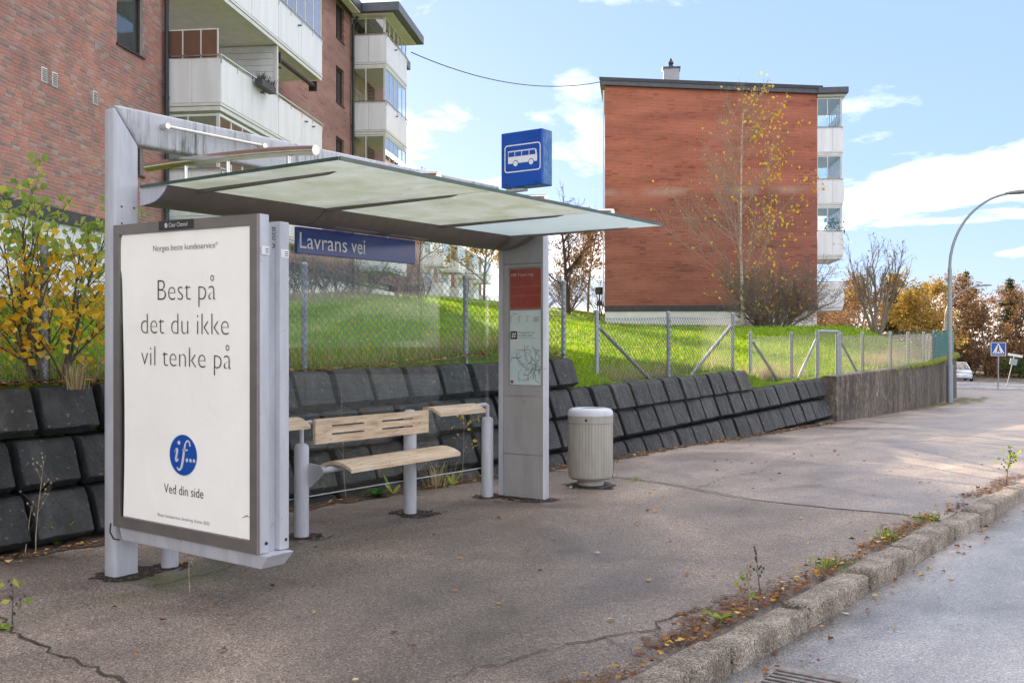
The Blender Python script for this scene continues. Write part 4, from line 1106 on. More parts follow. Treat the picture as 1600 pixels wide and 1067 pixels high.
# ================================================================== bus shelter
sh = empty('bus_shelter', (-5.52, 3.72, 0), label='grey steel bus shelter with frosted flat canopy and clear rear glass', cat='bus shelter')
PX0, PX1 = -5.585, -5.470
mb = MB(); mb.extrude([(3.632,-.1),(3.802,-.1),(3.802,2.604),(3.632,2.823)], lambda p: (PX0,p[0],p[1]), lambda p: (PX1,p[0],p[1]))
pil = mb.build('pillar', MAT['steel_paint'], sh, bevel=.022, seg=3, smooth=40)
mb = MB(); mb.extrude([(3.638,2.827),(3.806,2.610),(7.56,2.610),(7.56,2.827)], lambda p: (PX0,p[0],p[1]), lambda p: (PX1,p[0],p[1]))
mb.build('top_beam', MAT['beam_paint'], sh, bevel=.018, seg=3, smooth=40)
mb = MB()
for y in (3.68, 3.765):
    for z in (2.22, 2.12): mb.tube([(PX1-.004,y,z),(PX1+.0025,y,z)], .006, 8)
mb.build('bolts', MAT['black'], pil)
# canopy panels
for (a, b, mt) in ((3.80,5.125,'canopy'), (5.145,6.39,'canopy'), (6.41,7.46,'canopy_clean')):
    MB().box(-5.45, -3.77, a, b, 2.346, 2.358).build('canopy_panel', MAT[mt], sh, bevel=.002)
mb = MB().box(-3.772, -3.762, 3.80, 7.46, 2.342, 2.362).box(-5.45, -3.774, 3.793, 3.7995, 2.343, 2.361)
mb.build('canopy_edge', simple('green_glass_edge', (0.03,0.07,0.055), (0.06,0.11,0.09), 9, 0.2), sh)
mb = MB()
for y in (5.128, 6.394): mb.box(-5.2, -3.78, y, y+.013, 2.349, 2.356)
mb.build('panel_seal', MAT['black'], sh)
for y in (4.05, 5.135, 6.40, 7.40):
    mb = MB().hexa([(-5.25,y-.016,2.322),(-4.12,y-.014,2.334),(-4.12,y+.014,2.334),(-5.25,y+.016,2.322),(-5.25,y-.016,2.3445),(-4.05,y-.012,2.3445),(-4.05,y+.012,2.3445),(-5.25,y+.016,2.3445)])
    mb.build('canopy_arm', MAT['taupe_paint'], sh)
    pts = [(-5.74,y,2.535),(-5.45,y,2.534),(-5.1,y,2.526),(-4.7,y,2.512),(-4.35,y,2.492),(-4.2,y,2.48)]
    t_ = MB().tube(smooth_pts(pts, 4), .030, 14).build('roof_tube', MAT['stainless'], sh, smooth=50)
    for x, zt_ in ((-5.35,2.52), (-4.95,2.51), (-4.42,2.48)): MB().tube([(x,y,2.352),(x,y,zt_)], .013, 10).build('tube_stub', MAT['stainless'], t_, smooth=40)
# tie rods on the beam face
for (ya, yb) in ((3.96,4.74),):
    MB().tube([(-5.425,ya,2.745),(-5.425,yb,2.747)], .011, 10).build('tie_rod', MAT['stainless'], sh, smooth=50)
    mb = MB()
    for y in (ya, yb):
        mb.tube([(-5.47,y,2.746),(-5.405,y,2.746)], .018, 12)
    mb.build('rod_fixing', MAT['stainless'], sh, smooth=40)
# gutter beam under the rear edge
prof = smooth_pts([(-5.205,2.3435),(-5.235,2.305),(-5.29,2.268),(-5.36,2.247),(-5.47,2.238)], 4) + [(-5.47,2.3435)]
for (a, b) in ((3.812,5.105), (5.112,7.47)):
    MB().extrude(prof, lambda p: (p[0],a,p[1]), lambda p: (p[0],b,p[1])).build('gutter', MAT['taupe_paint'], sh, smooth=40)
for (a, b) in ((5.36,5.82), (5.96,6.40)):
    MB().hexa([(-5.36,a,2.242),(-5.36,b,2.242),(-5.45,b,2.234),(-5.45,a,2.234),(-5.36,a,2.250),(-5.36,b,2.250),(-5.45,b,2.240),(-5.45,a,2.240)]).build('light_cover', simple('cover_taupe', (0.26,0.23,0.2), None, rough=.3), sh)
MB().extrude(prof, lambda p: (p[0],3.805,p[1]), lambda p: (p[0],3.811,p[1])).build('gutter_end', MAT['steel_paint'], sh)
MB().extrude(smooth_pts([(-5.0,2.3435),(-5.06,2.31),(-5.15,2.27),(-5.25,2.24),(-5.36,2.225)], 4) + [(-5.36,2.3435)], lambda p: (p[0],7.36,p[1]), lambda p: (p[0],7.47,p[1])).build('gutter_flare', MAT['taupe_paint'], sh, smooth=40)
# rear glass
for (a, b) in ((3.83,5.215), (5.225,6.515), (6.525,7.465)):
    MB().box(-5.530, -5.520, a, b, .285, 2.237).build('glass_pane', MAT['glass'], sh)
    MB().box(-5.5302, -5.5198, a, b, .278, .2848).build('glass_edge', simple('pale_glass_edge', (0.62,0.68,0.66), None, rough=.2), sh)
# posts carrying glass and bench
POSTS = [(4.01,.69), (5.12,.68), (6.30,.86), (7.35,.74)]
for (y, zt_) in POSTS:
    p = MB().lathe((-5.455,y,0), [(.053,-.1),(.053,zt_-.03),(.046,zt_-.01),(.03,zt_),(.01,zt_+.003)], 20).build('post', MAT['post_paint'], sh, smooth=40)
    MB().box(-5.520, -5.498, y-.012, y+.012, .285, zt_-.01).build('gasket', MAT['black'], p)

# information pillar, part of the shelter
ip = MB().box(-5.42, -4.938, 7.492, 7.568, -.05, 2.342).build('information_pillar', MAT['steel_paint'], sh, bevel=.006, seg=2, smooth=40)
mb = MB().box(-5.42, -5.374, 7.474, 7.492, .0, 2.342).box(-4.9435, -4.938, 7.474, 7.492, .0, 2.342)
mb.build('side_profile', MAT['steel_paint'], ip)
MAT['pillar_front'] = painted('pillar_front_grey', (0.40, 0.385, 0.375), 0.4, 0.15)
for (z0, z1) in ((.0,.408), (.414,.926), (2.104,2.342)):
    MB().box(-5.371, -4.944, 7.478, 7.4918, z0, z1).build('front_panel', MAT['pillar_front'], ip, bevel=.003)
mb = MB().box(-5.371, -5.316, 7.478, 7.4918, .932, 2.098).box(-4.962, -4.944, 7.478, 7.4918, .932, 2.098).box(-5.316, -4.962, 7.478, 7.4918, .932, 1.020).box(-5.316, -4.962, 7.478, 7.4918, 2.075, 2.098)
mb.build('display_frame', MAT['pillar_front'], ip)
MB().tube([(-5.15,7.474,.885),(-5.15,7.4795,.885)], .012, 14).build('lock', MAT['stainless'], ip)
MB().box(-5.315, -4.963, 7.4875, 7.4915, 1.021, 2.074).build('display_back', simple('display_back', (0.30,0.33,0.32), None, rough=.6), ip)
U, V = (1,0,0), (0,0,1)
def qz(x0, x1, z0, z1, y): return MB().quad((x0,y,z0),(x1,y,z0),(x1,y,z1),(x0,y,z1))
red = qz(-5.303, -4.972, 1.702, 2.060, 7.4868).build('route_sheet', MAT['red_sheet'], ip)
text('route_text', '69B Tveita ring', 'white', ip, (-5.292,7.4858,1.995), U, V, .24, .024, -.008)
mb = MB()
for z in (1.90, 1.82, 1.712): mb.quad((-5.295,7.4859,z),(-4.98,7.4859,z),(-4.98,7.4859,z+.003),(-5.295,7.4859,z+.003))
mb.build('route_rules', simple('pink_print', (.55,.25,.22), None), ip)
qz(-5.303, -4.972, 1.03, 1.690, 7.4868).build('notice_sheet', MAT['paper'], ip)
mb = MB(); poly(mb, [Vector((-5.298+.075*a, 7.4858, 1.434+.072*b)) for a, b in ((.12,0),(.88,0),(1,.12),(1,.88),(.88,1),(.12,1),(0,.88),(0,.12))])
mb.build('icon', MAT['ink'], ip)
mb = MB(); ic = (-5.2605,7.4850,1.470)
for q in (-.011,.011):
    stroke(mb, [(q-.006,-.024),(q+.006,.024)], [.007,.007], ic, U, V); stroke(mb, [(-.026,q),(.026,q)], [.007,.007], (ic[0],7.4847,ic[2]), U, V)
mb.build('icon_mark', MAT['white'], ip)
text('notice_text', 'Planlegg reisen med', 'ink', ip, (-5.205,7.4858,1.488), U, V, .165, .014)
text('notice_text', 'RuterReise-appen', 'ink', ip, (-5.205,7.4858,1.462), U, V, .145, .014)
text('notice_text', 'Last ned gratis på ruter.no', 'grey_ink', ip, (-5.205,7.4858,1.442), U, V, .19, .008)
text('notice_text', 'Ruter', 'red_sheet', ip, (-5.27,7.4858,1.655), U, V, .05, .015)
mb = MB(); rr = random.Random(2)
for x in (-5.295, -5.205, -5.12): mb.quad((x,7.4858,1.585),(x+.004,7.4858,1.585),(x+.004,7.4858,1.64),(x,7.4858,1.64)); mb.quad((x,7.4858,1.637),(x+.03,7.4858,1.637),(x+.03,7.4858,1.64),(x,7.4858,1.64))
for k in range(4): mb.quad((-5.05,7.4858,1.625-.012*k),(-4.985-.02*(k%2),7.4858,1.625-.012*k),(-4.985-.02*(k%2),7.4858,1.629-.012*k),(-5.05,7.4858,1.629-.012*k))
mb.build('printed_rules', MAT['grey_ink'], ip)
qz(-5.296, -4.978, 1.035, 1.352, 7.4861).build('map_sheet', simple('map_paper', (0.60,0.76,0.78), (0.70,0.80,0.78), 20, .5), ip)
for mt in ('grey_ink', 'ink', 'red_sheet'):
    mb = MB()
    for k in range({'grey_ink': 26, 'ink': 16, 'red_sheet': 6}[mt]):
        p = [rr.gauss(-5.08,.07), rr.gauss(1.22,.07)]; d = rr.choice((0,45,90,135,180,225,270,315)); pts = [tuple(p)]
        for j in range(rr.randint(2,5)):
            L = rr.uniform(.012,.05); p = [p[0]+L*math.cos(R(d)), p[1]+L*math.sin(R(d))]; d += rr.choice((-45,0,45))
            p = [min(max(p[0],-5.29),-4.985), min(max(p[1],1.05),1.34)]; pts.append(tuple(p))
        stroke(mb, pts, [.0032]*len(pts), (0,7.4855-.0002*(k % 5),0), U, V)
    mb.build('map_lines', MAT[mt], ip)
qz(-5.294, -5.266, 1.042, 1.068, 7.4849).build('map_logo', MAT['red_sheet'], ip)
MB().box(-5.314, -4.964, 7.4795, 7.4825, 1.022, 2.073).build('display_glass', MAT['clear'], ip)

# ------------------------------------------------------------------ bench, standing on the shelter posts
bn = empty('bench', (-5.3, 5.8, 0), label='worn pale wooden bench with slotted back in the shelter', cat='bench')
mb = MB(); H = []
for (a, b) in ((5.36,5.70),(5.90,6.26)):
    for z in (.735,.795): H.append((a,b,z-.007,z+.007))
wall_holes(mb, -5.418, -5.392, 5.195, 6.46, .672, .852, H)
bk = mb.build('backrest', MAT['wood'], bn)
TOPP = [(-5.40,.508),(-5.36,.535),(-5.31,.550),(-5.285,.556),(-5.255,.559),(-5.23,.559),(-5.20,.557),(-5.14,.545),(-5.095,.528),(-5.07,.512)]
mb = MB(); ycs = [5.23,5.42,5.75,5.93,6.28,6.47]
for i in range(len(TOPP)-1):
    (xa,za),(xb_,zb_) = TOPP[i], TOPP[i+1]
    for j in range(len(ycs)-1):
        if i in (2,4) and j in (1,3): continue
        tz = .012*((ycs[j]-5.23)/1.24), .012*((ycs[j+1]-5.23)/1.24)
        mb.hexa([(xa,ycs[j],za-.026+tz[0]),(xb_,ycs[j],zb_-.026+tz[0]),(xb_,ycs[j+1],zb_-.026+tz[1]),(xa,ycs[j+1],za-.026+tz[1]),(xa,ycs[j],za+tz[0]),(xb_,ycs[j],zb_+tz[0]),(xb_,ycs[j+1],zb_+tz[1]),(xa,ycs[j+1],za+tz[1])])
mb.build('seat', MAT['wood'], bn)
for y in (5.155, 6.345):
    mb = MB().extrude([(-5.41,.54),(-5.24,.525),(-5.24,.50),(-5.40,.37),(-5.41,.37)], lambda p: (p[0],y-.006,p[1]), lambda p: (p[0],y+.006,p[1]))
    mb.build('bracket', MAT['post_paint'], bn)
MB().tube([(-5.26,5.12,.502),(-5.26,6.36,.512)], .022, 12).build('seat_tube', MAT['post_paint'], bn, smooth=40)
MB().tube([(-5.455,5.12,.66),(-5.455,5.12,.83),(-5.44,5.2,.83)], .017, 10).build('back_tube', MAT['post_paint'], bn, smooth=40)
for (ya, yb, yp) in ((6.50,7.12,7.35), (4.36,5.06,4.01)):
    ln = empty('leaning_rest', (-5.4,(ya+yb)/2,.8), label='small slotted wooden leaning rest ' + ('between the bench and the information pillar' if ya > 6 else 'half hidden behind the advertising panel'), cat='leaning rest', group='wooden leaning rests')
    mb = MB(); xs_ = [-5.49,-5.435,-5.42,-5.385,-5.37,-5.30]; zz = [.868,.876,.875,.868,.863,.825]
    yc = [ya, ya+.12, yb-.16, yb]
    for i in range(5):
        for j in range(3):
            if i in (1,3) and j == 1: continue
            mb.hexa([(xs_[i],yc[j],zz[i]-.026),(xs_[i+1],yc[j],zz[i+1]-.026),(xs_[i+1],yc[j+1],zz[i+1]-.026),(xs_[i],yc[j+1],zz[i]-.026),(xs_[i],yc[j],zz[i]),(xs_[i+1],yc[j],zz[i+1]),(xs_[i+1],yc[j+1],zz[i+1]),(xs_[i],yc[j+1],zz[i])])
    mb.build('rest_board', MAT['wood'], ln)
    far = yb if yp > yb else ya
    MB().tube([(-5.455,yp,.70),(-5.455,yp,.845),(-5.455,yp + (-.03 if yp > yb else .03),.852),(-5.45,(ya if yp > yb else yb),.835)], .018, 10).build('rest_tube', MAT['post_paint'], ln, smooth=40)

# ------------------------------------------------------------------ street-name sign on the glass
ns = MB().box(-5.519, -5.488, 5.11, 6.405, 2.045, 2.236).build('stop_name_sign', MAT['navy'], bevel=.003)
tag(ns, 'long dark blue sign reading Lavrans vei on the shelter glass', 'sign')
text('name_text', 'Lavrans', 'white', ns, (-5.486,5.132,2.084), (0,1,0), (0,0,1), .480, .112)
text('name_text', 'vei', 'white', ns, (-5.486,5.658,2.084), (0,1,0), (0,0,1), .149, .112)

# ------------------------------------------------------------------ bus stop sign on the roof beam
bs = empty('bus_stop_sign', (-5.3, 7.56, 2.82), label='square blue bus stop sign with white bus pictogram above the canopy', cat='sign')
S0, S1, T0, T1, YF = -5.411, -4.967, 2.795, 3.288, 7.50
MB().box(S0, S1, YF, YF+.165, T0, T1).build('sign_box', MAT['blue'], bs, bevel=.008)
MB().box(S1+.0005, S1+.0025, YF+.012, YF+.155, T0+.012, T1-.012).build('sign_side', MAT['blue_edge'], bs)
MB().tube([(-5.30,7.575,2.77),(-5.30,7.575,2.80)], .045, 14).box(-5.38, -5.2, 7.53, 7.62, 2.765, 2.785).build('sign_foot', MAT['steel_paint'], bs)
def rrect(x0, x1, z0, z1, r, y, k=5):
    out = []
    for cx, cz, a0 in ((x1-r,z1-r,0),(x0+r,z1-r,90),(x0+r,z0+r,180),(x1-r,z0+r,270)):
        for i in range(k+1): out.append((cx+r*math.cos(R(a0+90*i/k)), y, cz+r*math.sin(R(a0+90*i/k))))
    return out
mb = MB(); o_ = rrect(-5.372,-4.982,2.925,3.172,.03,YF-.0012); i_ = rrect(-5.362,-4.992,2.935,3.162,.022,YF-.0012); n = len(o_)
mb.add(o_+i_, [(k,(k+1)%n,n+(k+1)%n,n+k) for k in range(n)]); mb.build('border', MAT['white'], bs)
mb = MB(); poly(mb, [(x,YF-.0012,z) for x, z in ((-5.333,3.005),(-5.022,3.005),(-5.018,3.04),(-5.026,3.108),(-5.045,3.118),(-5.333,3.118))]); mb.build('bus_shape', MAT['white'], bs)
mb = MB()
for a, b in ((-5.327,-5.262),(-5.255,-5.188),(-5.181,-5.108),(-5.101,-5.036)): mb.quad((a,YF-.0022,3.066),(b,YF-.0022,3.066),(b-(.006 if b > -5.05 else 0),YF-.0022,3.108),(a,YF-.0022,3.108))
for c in (-5.25,-5.083): poly(mb, disc((c,YF-.0022,3.003), U, V, .030, .030, 24))
mb.build('bus_windows', MAT['blue'], bs)
mb = MB()
for c in (-5.25,-5.083): poly(mb, disc((c,YF-.0032,3.002), U, V, .024, .024, 24))
mb.build('bus_wheels', MAT['white'], bs)
mb = MB()
for x in (-5.35,-5.03): mb.tube([(x,YF-.004,2.82),(x,YF+.002,2.82)], .008, 10)
mb.build('screws', MAT['black'], bs)

# ------------------------------------------------------------------ advertising panel hung on the front pillar
ad = empty('advertising_panel', (-5.44, 3.72, .3), label='large double-sided advertising panel with cream poster on the front pillar', cat='advertising panel')
def sag(mb):
    mb.v = [(x, y, z - .0165*(x+5.442)) for (x,y,z) in mb.v]; return mb
AX0, AX1, AZ0, AZ1 = -5.442, -4.173, .314, 2.10
sag(MB().box(AX0, AX1, 3.624, 3.688, AZ0, AZ1)).build('case', MAT['steel_paint'], ad, bevel=.006, smooth=40)
sag(MB().box(AX0+.05, AX1-.034, 3.689, 3.758, AZ0-.02, AZ1-.045)).build('spine', MAT['post_paint'], ad)
sag(MB().box(AX0, AX1+.004, 3.759, 3.824, AZ0+.0, AZ1-.028)).build('case', MAT['steel_paint'], ad, bevel=.006, smooth=40)
mb = MB(); F = .058
mb.box(AX0+.002, AX0+F, 3.604, 3.6235, AZ0+.002, AZ1-.002).box(AX1-F, AX1-.002, 3.604, 3.6235, AZ0+.002, AZ1-.002).box(AX0+F, AX1-F, 3.604, 3.6235, AZ0+.002, AZ0+.066).box(AX0+F, AX1-F, 3.604, 3.6235, AZ1-.060, AZ1-.002)
sag(mb).build('frame', MAT['ad_frame'], ad)
sag(MB().box(AX0+F, AX1-F, 3.6225, 3.6236, AZ0+.067, AZ1-.061)).build('backing', MAT['black'], ad)
mb = MB(); nx, nz_ = 26, 44
for j in range(nz_+1):
    t = j/nz_; z = AZ0+.068 + t*(AZ1-.062-AZ0-.068)
    xl = AX0+F+.022 + .012*math.sin(t*5.0) - (.03*math.exp(-((t-.93)/.05)**2)); xr = AX1-F-.001
    for i in range(nx+1):
        s_ = i/nx; x = xl + (xr-xl)*s_
        top = max(0, (t-.62)/.38)
        w = top*top*.0035*math.sin(s_*17 + 4*math.sin(t*9)) + top*.002*math.sin(s_*29-t*22)
        curl = .004*math.exp(-s_/.05)*top
        mb.v.append((x, 3.6195 + w*.55 - curl*.3, z))
for j in range(nz_):
    for i in range(nx): a = j*(nx+1)+i; mb.f.append((a,a+1,a+nx+2,a+nx+1))
ps = sag(mb).build('poster', MAT['poster'], ad, smooth=80)
YT = 3.6150; UA = (1,0,-.0165)
def T(s, o, w, cap, mat='ink', weight=-.012, shear=0.0, y=YT): return text('poster_text', s, mat, ps, (o[0], y, o[1]), UA, V, w, cap, weight, shear)
T('Norges beste kundeservice*', (-5.071,1.926), .569, .032, 'ink', -.004)
T('Best på', (-5.029,1.643), .512, .119, weight=-.0205)
T('det du ikke', (-5.186,1.455), .774, .119, weight=-.0205)
T('vil tenke på', (-5.183,1.272), .792, .115, weight=-.0205)
T('Ved din side', (-4.971,.553), .348, .052, weight=-.004)
T('*Beste kundeservice, forsikring. Kantar 2020.', (-5.035,.414), .467, .018, 'grey_ink', -.003)
LC = (-4.797, .775)
mb = MB(); poly(mb, disc((LC[0],YT-.0003,LC[1]), U, V, .124, .117, 56)); mb.build('poster_logo', MAT['white'], ps)
mb = MB(); poly(mb, disc((LC[0],YT-.0009,LC[1]), U, V, .120, .113, 56)); mb.build('poster_logo', MAT['logo_blue'], ps)
lo = (LC[0], YT-.0016, LC[1]); mb = MB()
stroke(mb, smooth_pts([(-.078,.012),(-.062,.030),(-.050,.030),(-.058,-.004),(-.064,-.026),(-.056,-.036),(-.040,-.022)], 4), [.004]*4+[.010]*4+[.017]*4+[.018]*4+[.015]*4+[.010]*4+[.004], lo, U, V)
poly(mb, [p for p in disc((lo[0]-.036,lo[1],lo[2]+.068), U, V, .0125, .0115, 20)])
stroke(mb, smooth_pts([(.062,.052),(.052,.078),(.034,.080),(.018,.058),(.006,.010),(-.006,-.044),(-.022,-.078),(-.042,-.082),(-.052,-.070)], 4), [.012]*4+[.009]*4+[.011]*4+[.016]*4+[.019]*4+[.018]*4+[.013]*4+[.009]*4+[.012], lo, U, V)
stroke(mb, [(-.006,.030),(.042,.030)], [.009,.009], lo, U, V)
for k in range(3): poly(mb, disc((lo[0]+.034+.031*k,lo[1],lo[2]-.026), U, V, .0105, .0105, 18))
mb.build('poster_logo', MAT['white'], ps)
mb = MB(); poly(mb, [(-4.31,YT,.47),(-4.265,YT,.492),(-4.235,YT,.478),(-4.262,YT,.486)]); mb.build('poster_tear', MAT['ink'], ps)
sag(MB().box(AX0+F+.001, AX1-F-.001, 3.608, 3.611, AZ0+.067, AZ1-.061)).build('glass', MAT['clear'], ad)
sag(MB().box(-5.0, -4.692, 3.5995, 3.6035, 2.046, 2.098)).build('maker_plate', simple('charcoal_plate', (0.03,0.03,0.033), None, rough=.4), ad, bevel=.002)
text('plate_text', 'Clear Channel', 'white', ad, (-4.905,3.5985,2.052), UA, V, .165, .024, -.004)
mb = MB(); poly(mb, disc((-4.93,3.5985,2.063), U, V, .014, .014, 16)); mb.build('plate_mark', MAT['white'], ad)
mb = MB(); stroke(mb, smooth_pts([(-.013,.002),(-.004,-.007),(.012,.008)],4), [.003]*9, (-4.93,3.5978,2.064), U, V); mb.build('plate_mark', MAT['ink'], ad)
text('case_text', 'B50 A', 'ink', ad, (AX1-.0325,3.735,2.02), (0,0,-1), (0,1,0), .115, .032, -.005)
for y0, y1, z in ((3.630,3.684,1.865), (3.765,3.820,1.858)):
    st_ = MB().quad((AX1+.0055,y0,z),(AX1+.0055,y1,z),(AX1+.0055,y1,z+.045),(AX1+.0055,y0,z+.045)).build('sticker', MAT['white'], ad)
    mb = MB()
    for k in range(3): mb.quad((AX1+.0065,y0+.026,z+.010+.010*k),(AX1+.0065,y1-.006,z+.010+.010*k),(AX1+.0065,y1-.006,z+.014+.010*k),(AX1+.0065,y0+.026,z+.014+.010*k))
    mb.build('sticker_print', MAT['grey_ink'], st_)
mb = MB()
for y in (3.665, 3.80): mb.tube([(AX1-.002,y,.345),(AX1+.0065,y,.345)], .009, 10)
mb.build('bolts', MAT['black'], ad)
mb = MB(); mb.hexa([(-5.40,3.635,.232),(-4.18,3.635,.232),(-4.18,3.80,.232),(-5.40,3.80,.232),(-5.42,3.628,.311),(-4.115,3.628,.311),(-4.115,3.812,.311),(-5.42,3.812,.311)])
sag(mb).build('lower_tray', MAT['steel_paint'], ad, bevel=.006)
MB().tube([(-5.46,3.60,.33),(-5.46,3.595,.28),(-5.43,3.60,.24),(-5.40,3.62,.235)], .005, 8).build('cable', MAT['black'], ad)

# ------------------------------------------------------------------ litter bin
bi = empty('litter_bin', (-5.03, 8.43, .04), label='ribbed beige litter bin with pale domed lid beside the information pillar', cat='litter bin')
MAT['bin'] = painted('bin_beige', (0.40, 0.375, 0.32), 0.45, 0.25)
MAT['bin_lid'] = painted('bin_lid_grey', (0.60, 0.62, 0.64), 0.3, 0.12)
C_ = (-5.03, 8.43, .04); vs = []; n = 132; prof = [(.13,.062),(.185,.068),(.207,.088),(.214,.12),(.214,.60)]
mb = MB()
for r_, z in prof:
    for k in range(n):
        a = 2*math.pi*k/n; rb = r_ + (.0 if (k % 3) else -.004)*(1 if z > .1 else 0.3)
        vs.append((C_[0]+rb*math.cos(a), C_[1]+rb*math.sin(a), C_[2]+z))
fs = [(i*n+k, i*n+(k+1)%n, (i+1)*n+(k+1)%n, (i+1)*n+k) for i in range(len(prof)-1) for k in range(n)] + [tuple(range(n-1,-1,-1))]
mb.add(vs, fs).build('ribbed_body', MAT['bin'], bi, smooth=30)
MB().lathe(C_, [(.200,.601),(.2165,.603),(.2165,.668),(.205,.669)], 48).build('collar', MAT['bin'], bi, smooth=40)
MB().lathe(C_, [(.2175,.670),(.218,.690),(.212,.715),(.195,.733),(.165,.741),(.125,.743),(.120,.735),(.05,.735)], 48).build('lid', MAT['bin_lid'], bi, smooth=50)
MB().lathe(C_, [(.115,.7352),(.02,.7354)], 32).build('mouth', MAT['black'], bi)
d = Vector((5.03,-8.43,0)).normalized(); c0 = Vector(C_)+d*.2165+Vector((0,0,.637)); c0 += Vector((d.y*-.04, d.x*.04, 0))*-1
MB().tube([c0-d*.012, c0+d*.003], .012, 14).build('lock', MAT['black'], bi)
MB().lathe(C_, [(.125,0),(.13,.03),(.12,.07)], 32).build('foot', MAT['bin'], bi, smooth=40)
MB().box(C_[0]-.17, C_[0]+.19, C_[1]-.16, C_[1]+.16, .03, .052).build('foot_plate', MAT['dark_band'], bi, bevel=.006)
# ================================================================== street furniture
def street_lamp(loc, rz, label, z_mid, z_top, reach, r=.075):
    e = empty('street_lamp', loc, rz, label, 'street lamp', 'tall street lamps with curved arms')
    MB().tube([(0,0,-.2),(0,0,1.0)], r*1.28, 16).tube([(0,0,1.0),(0,0,1.06)], r*1.5, 16).build('base_sleeve', MAT['galv'], e, local=True, smooth=40)
    MB().tube([(0,0,1.05),(0,0,z_mid)], [r, r*.8], 16).build('pole', MAT['galv'], e, local=True, smooth=40)
    H = z_top - z_mid; pts = []
    for k in range(17):
        a = math.pi/2 * k/16 * .93
        pts.append((reach*(1-math.cos(a)), 0, z_mid + H*math.sin(a)))
    MB().tube(pts, [r*.62 - .012*k/16 for k in range(17)], 12).build('arm', MAT['galv'], e, local=True, smooth=50)
    p = Vector(pts[-1]); mb = MB(); secs = [(0,.05,.035,.0),(.12,.11,.06,.0),(.35,.15,.085,.01),(.6,.13,.07,.015),(.75,.05,.03,.015)]
    n = 14; vs = []
    for (dx, w, h, up) in secs:
        for k in range(n):
            a = 2*math.pi*k/n; hh = h*(1.0 if math.sin(a) > 0 else .45)
            vs.append((p.x+dx-.05, w*math.cos(a), p.z+up+hh*math.sin(a)))
    fs = [(i*n+k, i*n+(k+1)%n, (i+1)*n+(k+1)%n, (i+1)*n+k) for i in range(len(secs)-1) for k in range(n)] + [tuple(range(n)), tuple(range(len(secs)*n-1,(len(secs)-1)*n-1,-1))]
    mb.add(vs, fs).build('lamp_head', simple('lamp_grey', (0.22,0.22,0.235), None, rough=.45), e, local=True, smooth=50)
    return e
street_lamp((-6.47,30.3,zg(30.3)), R(14), 'tall grey street lamp with long curved arm beside the concrete wall', 3.75, 5.75, 1.62, .068)
street_lamp((-14.3,65.8,zg(65.8)), R(14), 'smaller far street lamp rising behind the fence among autumn trees', 3.9, 5.85, 2.1)

# pedestrian crossing sign
ps_ = empty('crossing_sign', (-8.34,48.3,zg(48.3)-.02), R(18), 'blue square pedestrian crossing sign on a thin post at the junction', 'sign')
MB().tube([(0,.02,-.1),(0,.02,2.05)], .03, 10).build('post', MAT['galv'], ps_, local=True, smooth=40)
def flat(mb, pts, y): return poly(mb, [(x,y,z) for x, z in pts])
MB().box(-.30,.30,-.022,-.012,1.48,2.06).build('plate', MAT['white'], ps_, local=True)
flat(MB(), [(-.275,1.505),(.275,1.505),(.275,2.035),(-.275,2.035)], -.0245).build('blue_field', MAT['blue'], ps_, local=True)
flat(MB(), [(-.24,1.57),(.24,1.57),(.02,2.0),(-.02,2.0)], -.0270).build('triangle', MAT['white'], ps_, local=True)
mb = MB(); flat(mb, [(-.012,1.63),(.03,1.75),(.03,1.86),(-.03,1.86),(-.04,1.74),(-.09,1.59),(-.055,1.59),(-.005,1.70),(.06,1.59),(.09,1.60),(.03,1.74)][1:], -.0295)
poly(mb, [Vector(p) for p in disc((0,-.0295,1.90), (1,0,0), (0,0,1), .032, .032, 12)])
for a in (-.19,.13): flat(mb, [(a,1.585),(a+.06,1.585),(a+.045,1.635),(a+.015,1.635)], -.0295)
mb.build('walking_figure', MAT['ink'], ps_, local=True)
ls = empty('leaning_signpost', (-10.0,60.1,zg(60)-.1), R(20), 'crooked thin signpost with pale plates behind the crossing sign', 'signpost')
MB().tube([(0,0,-.1),(.42,0,1.75)], .025, 8).build('post', MAT['galv'], ls, local=True)
mb = MB(); Mr = Matrix.Rotation(R(10), 3, 'Y'); mb.obox((.45,-.05,1.72), (.72,.02,.13), Mr); mb.build('name_plate', MAT['white'], ls, local=True)
mb = MB(); Mr = Matrix.Rotation(R(13), 3, 'Y'); mb.obox((.36,-.05,1.38), (.36,.02,.34), Mr); mb.build('grey_plate', MAT['galv'], ls, local=True)
pl_ = empty('path_lamp', (-28.3,48.4,hz(-28.3,48.4)), 0, 'short dark path lamp standing at the left corner of the brick gable', 'lamp')
MB().tube([(0,0,-.1),(0,0,1.55)], .04, 8).build('post', MAT['pipe'], pl_, local=True)
MB().box(-.17,.17,-.17,.17,1.55,1.95).build('lantern', MAT['pipe'], pl_, local=True, bevel=.02)
MB().box(-.12,.12,-.1,.1,.95,1.2).build('junction_box', MAT['pipe'], pl_, local=True)

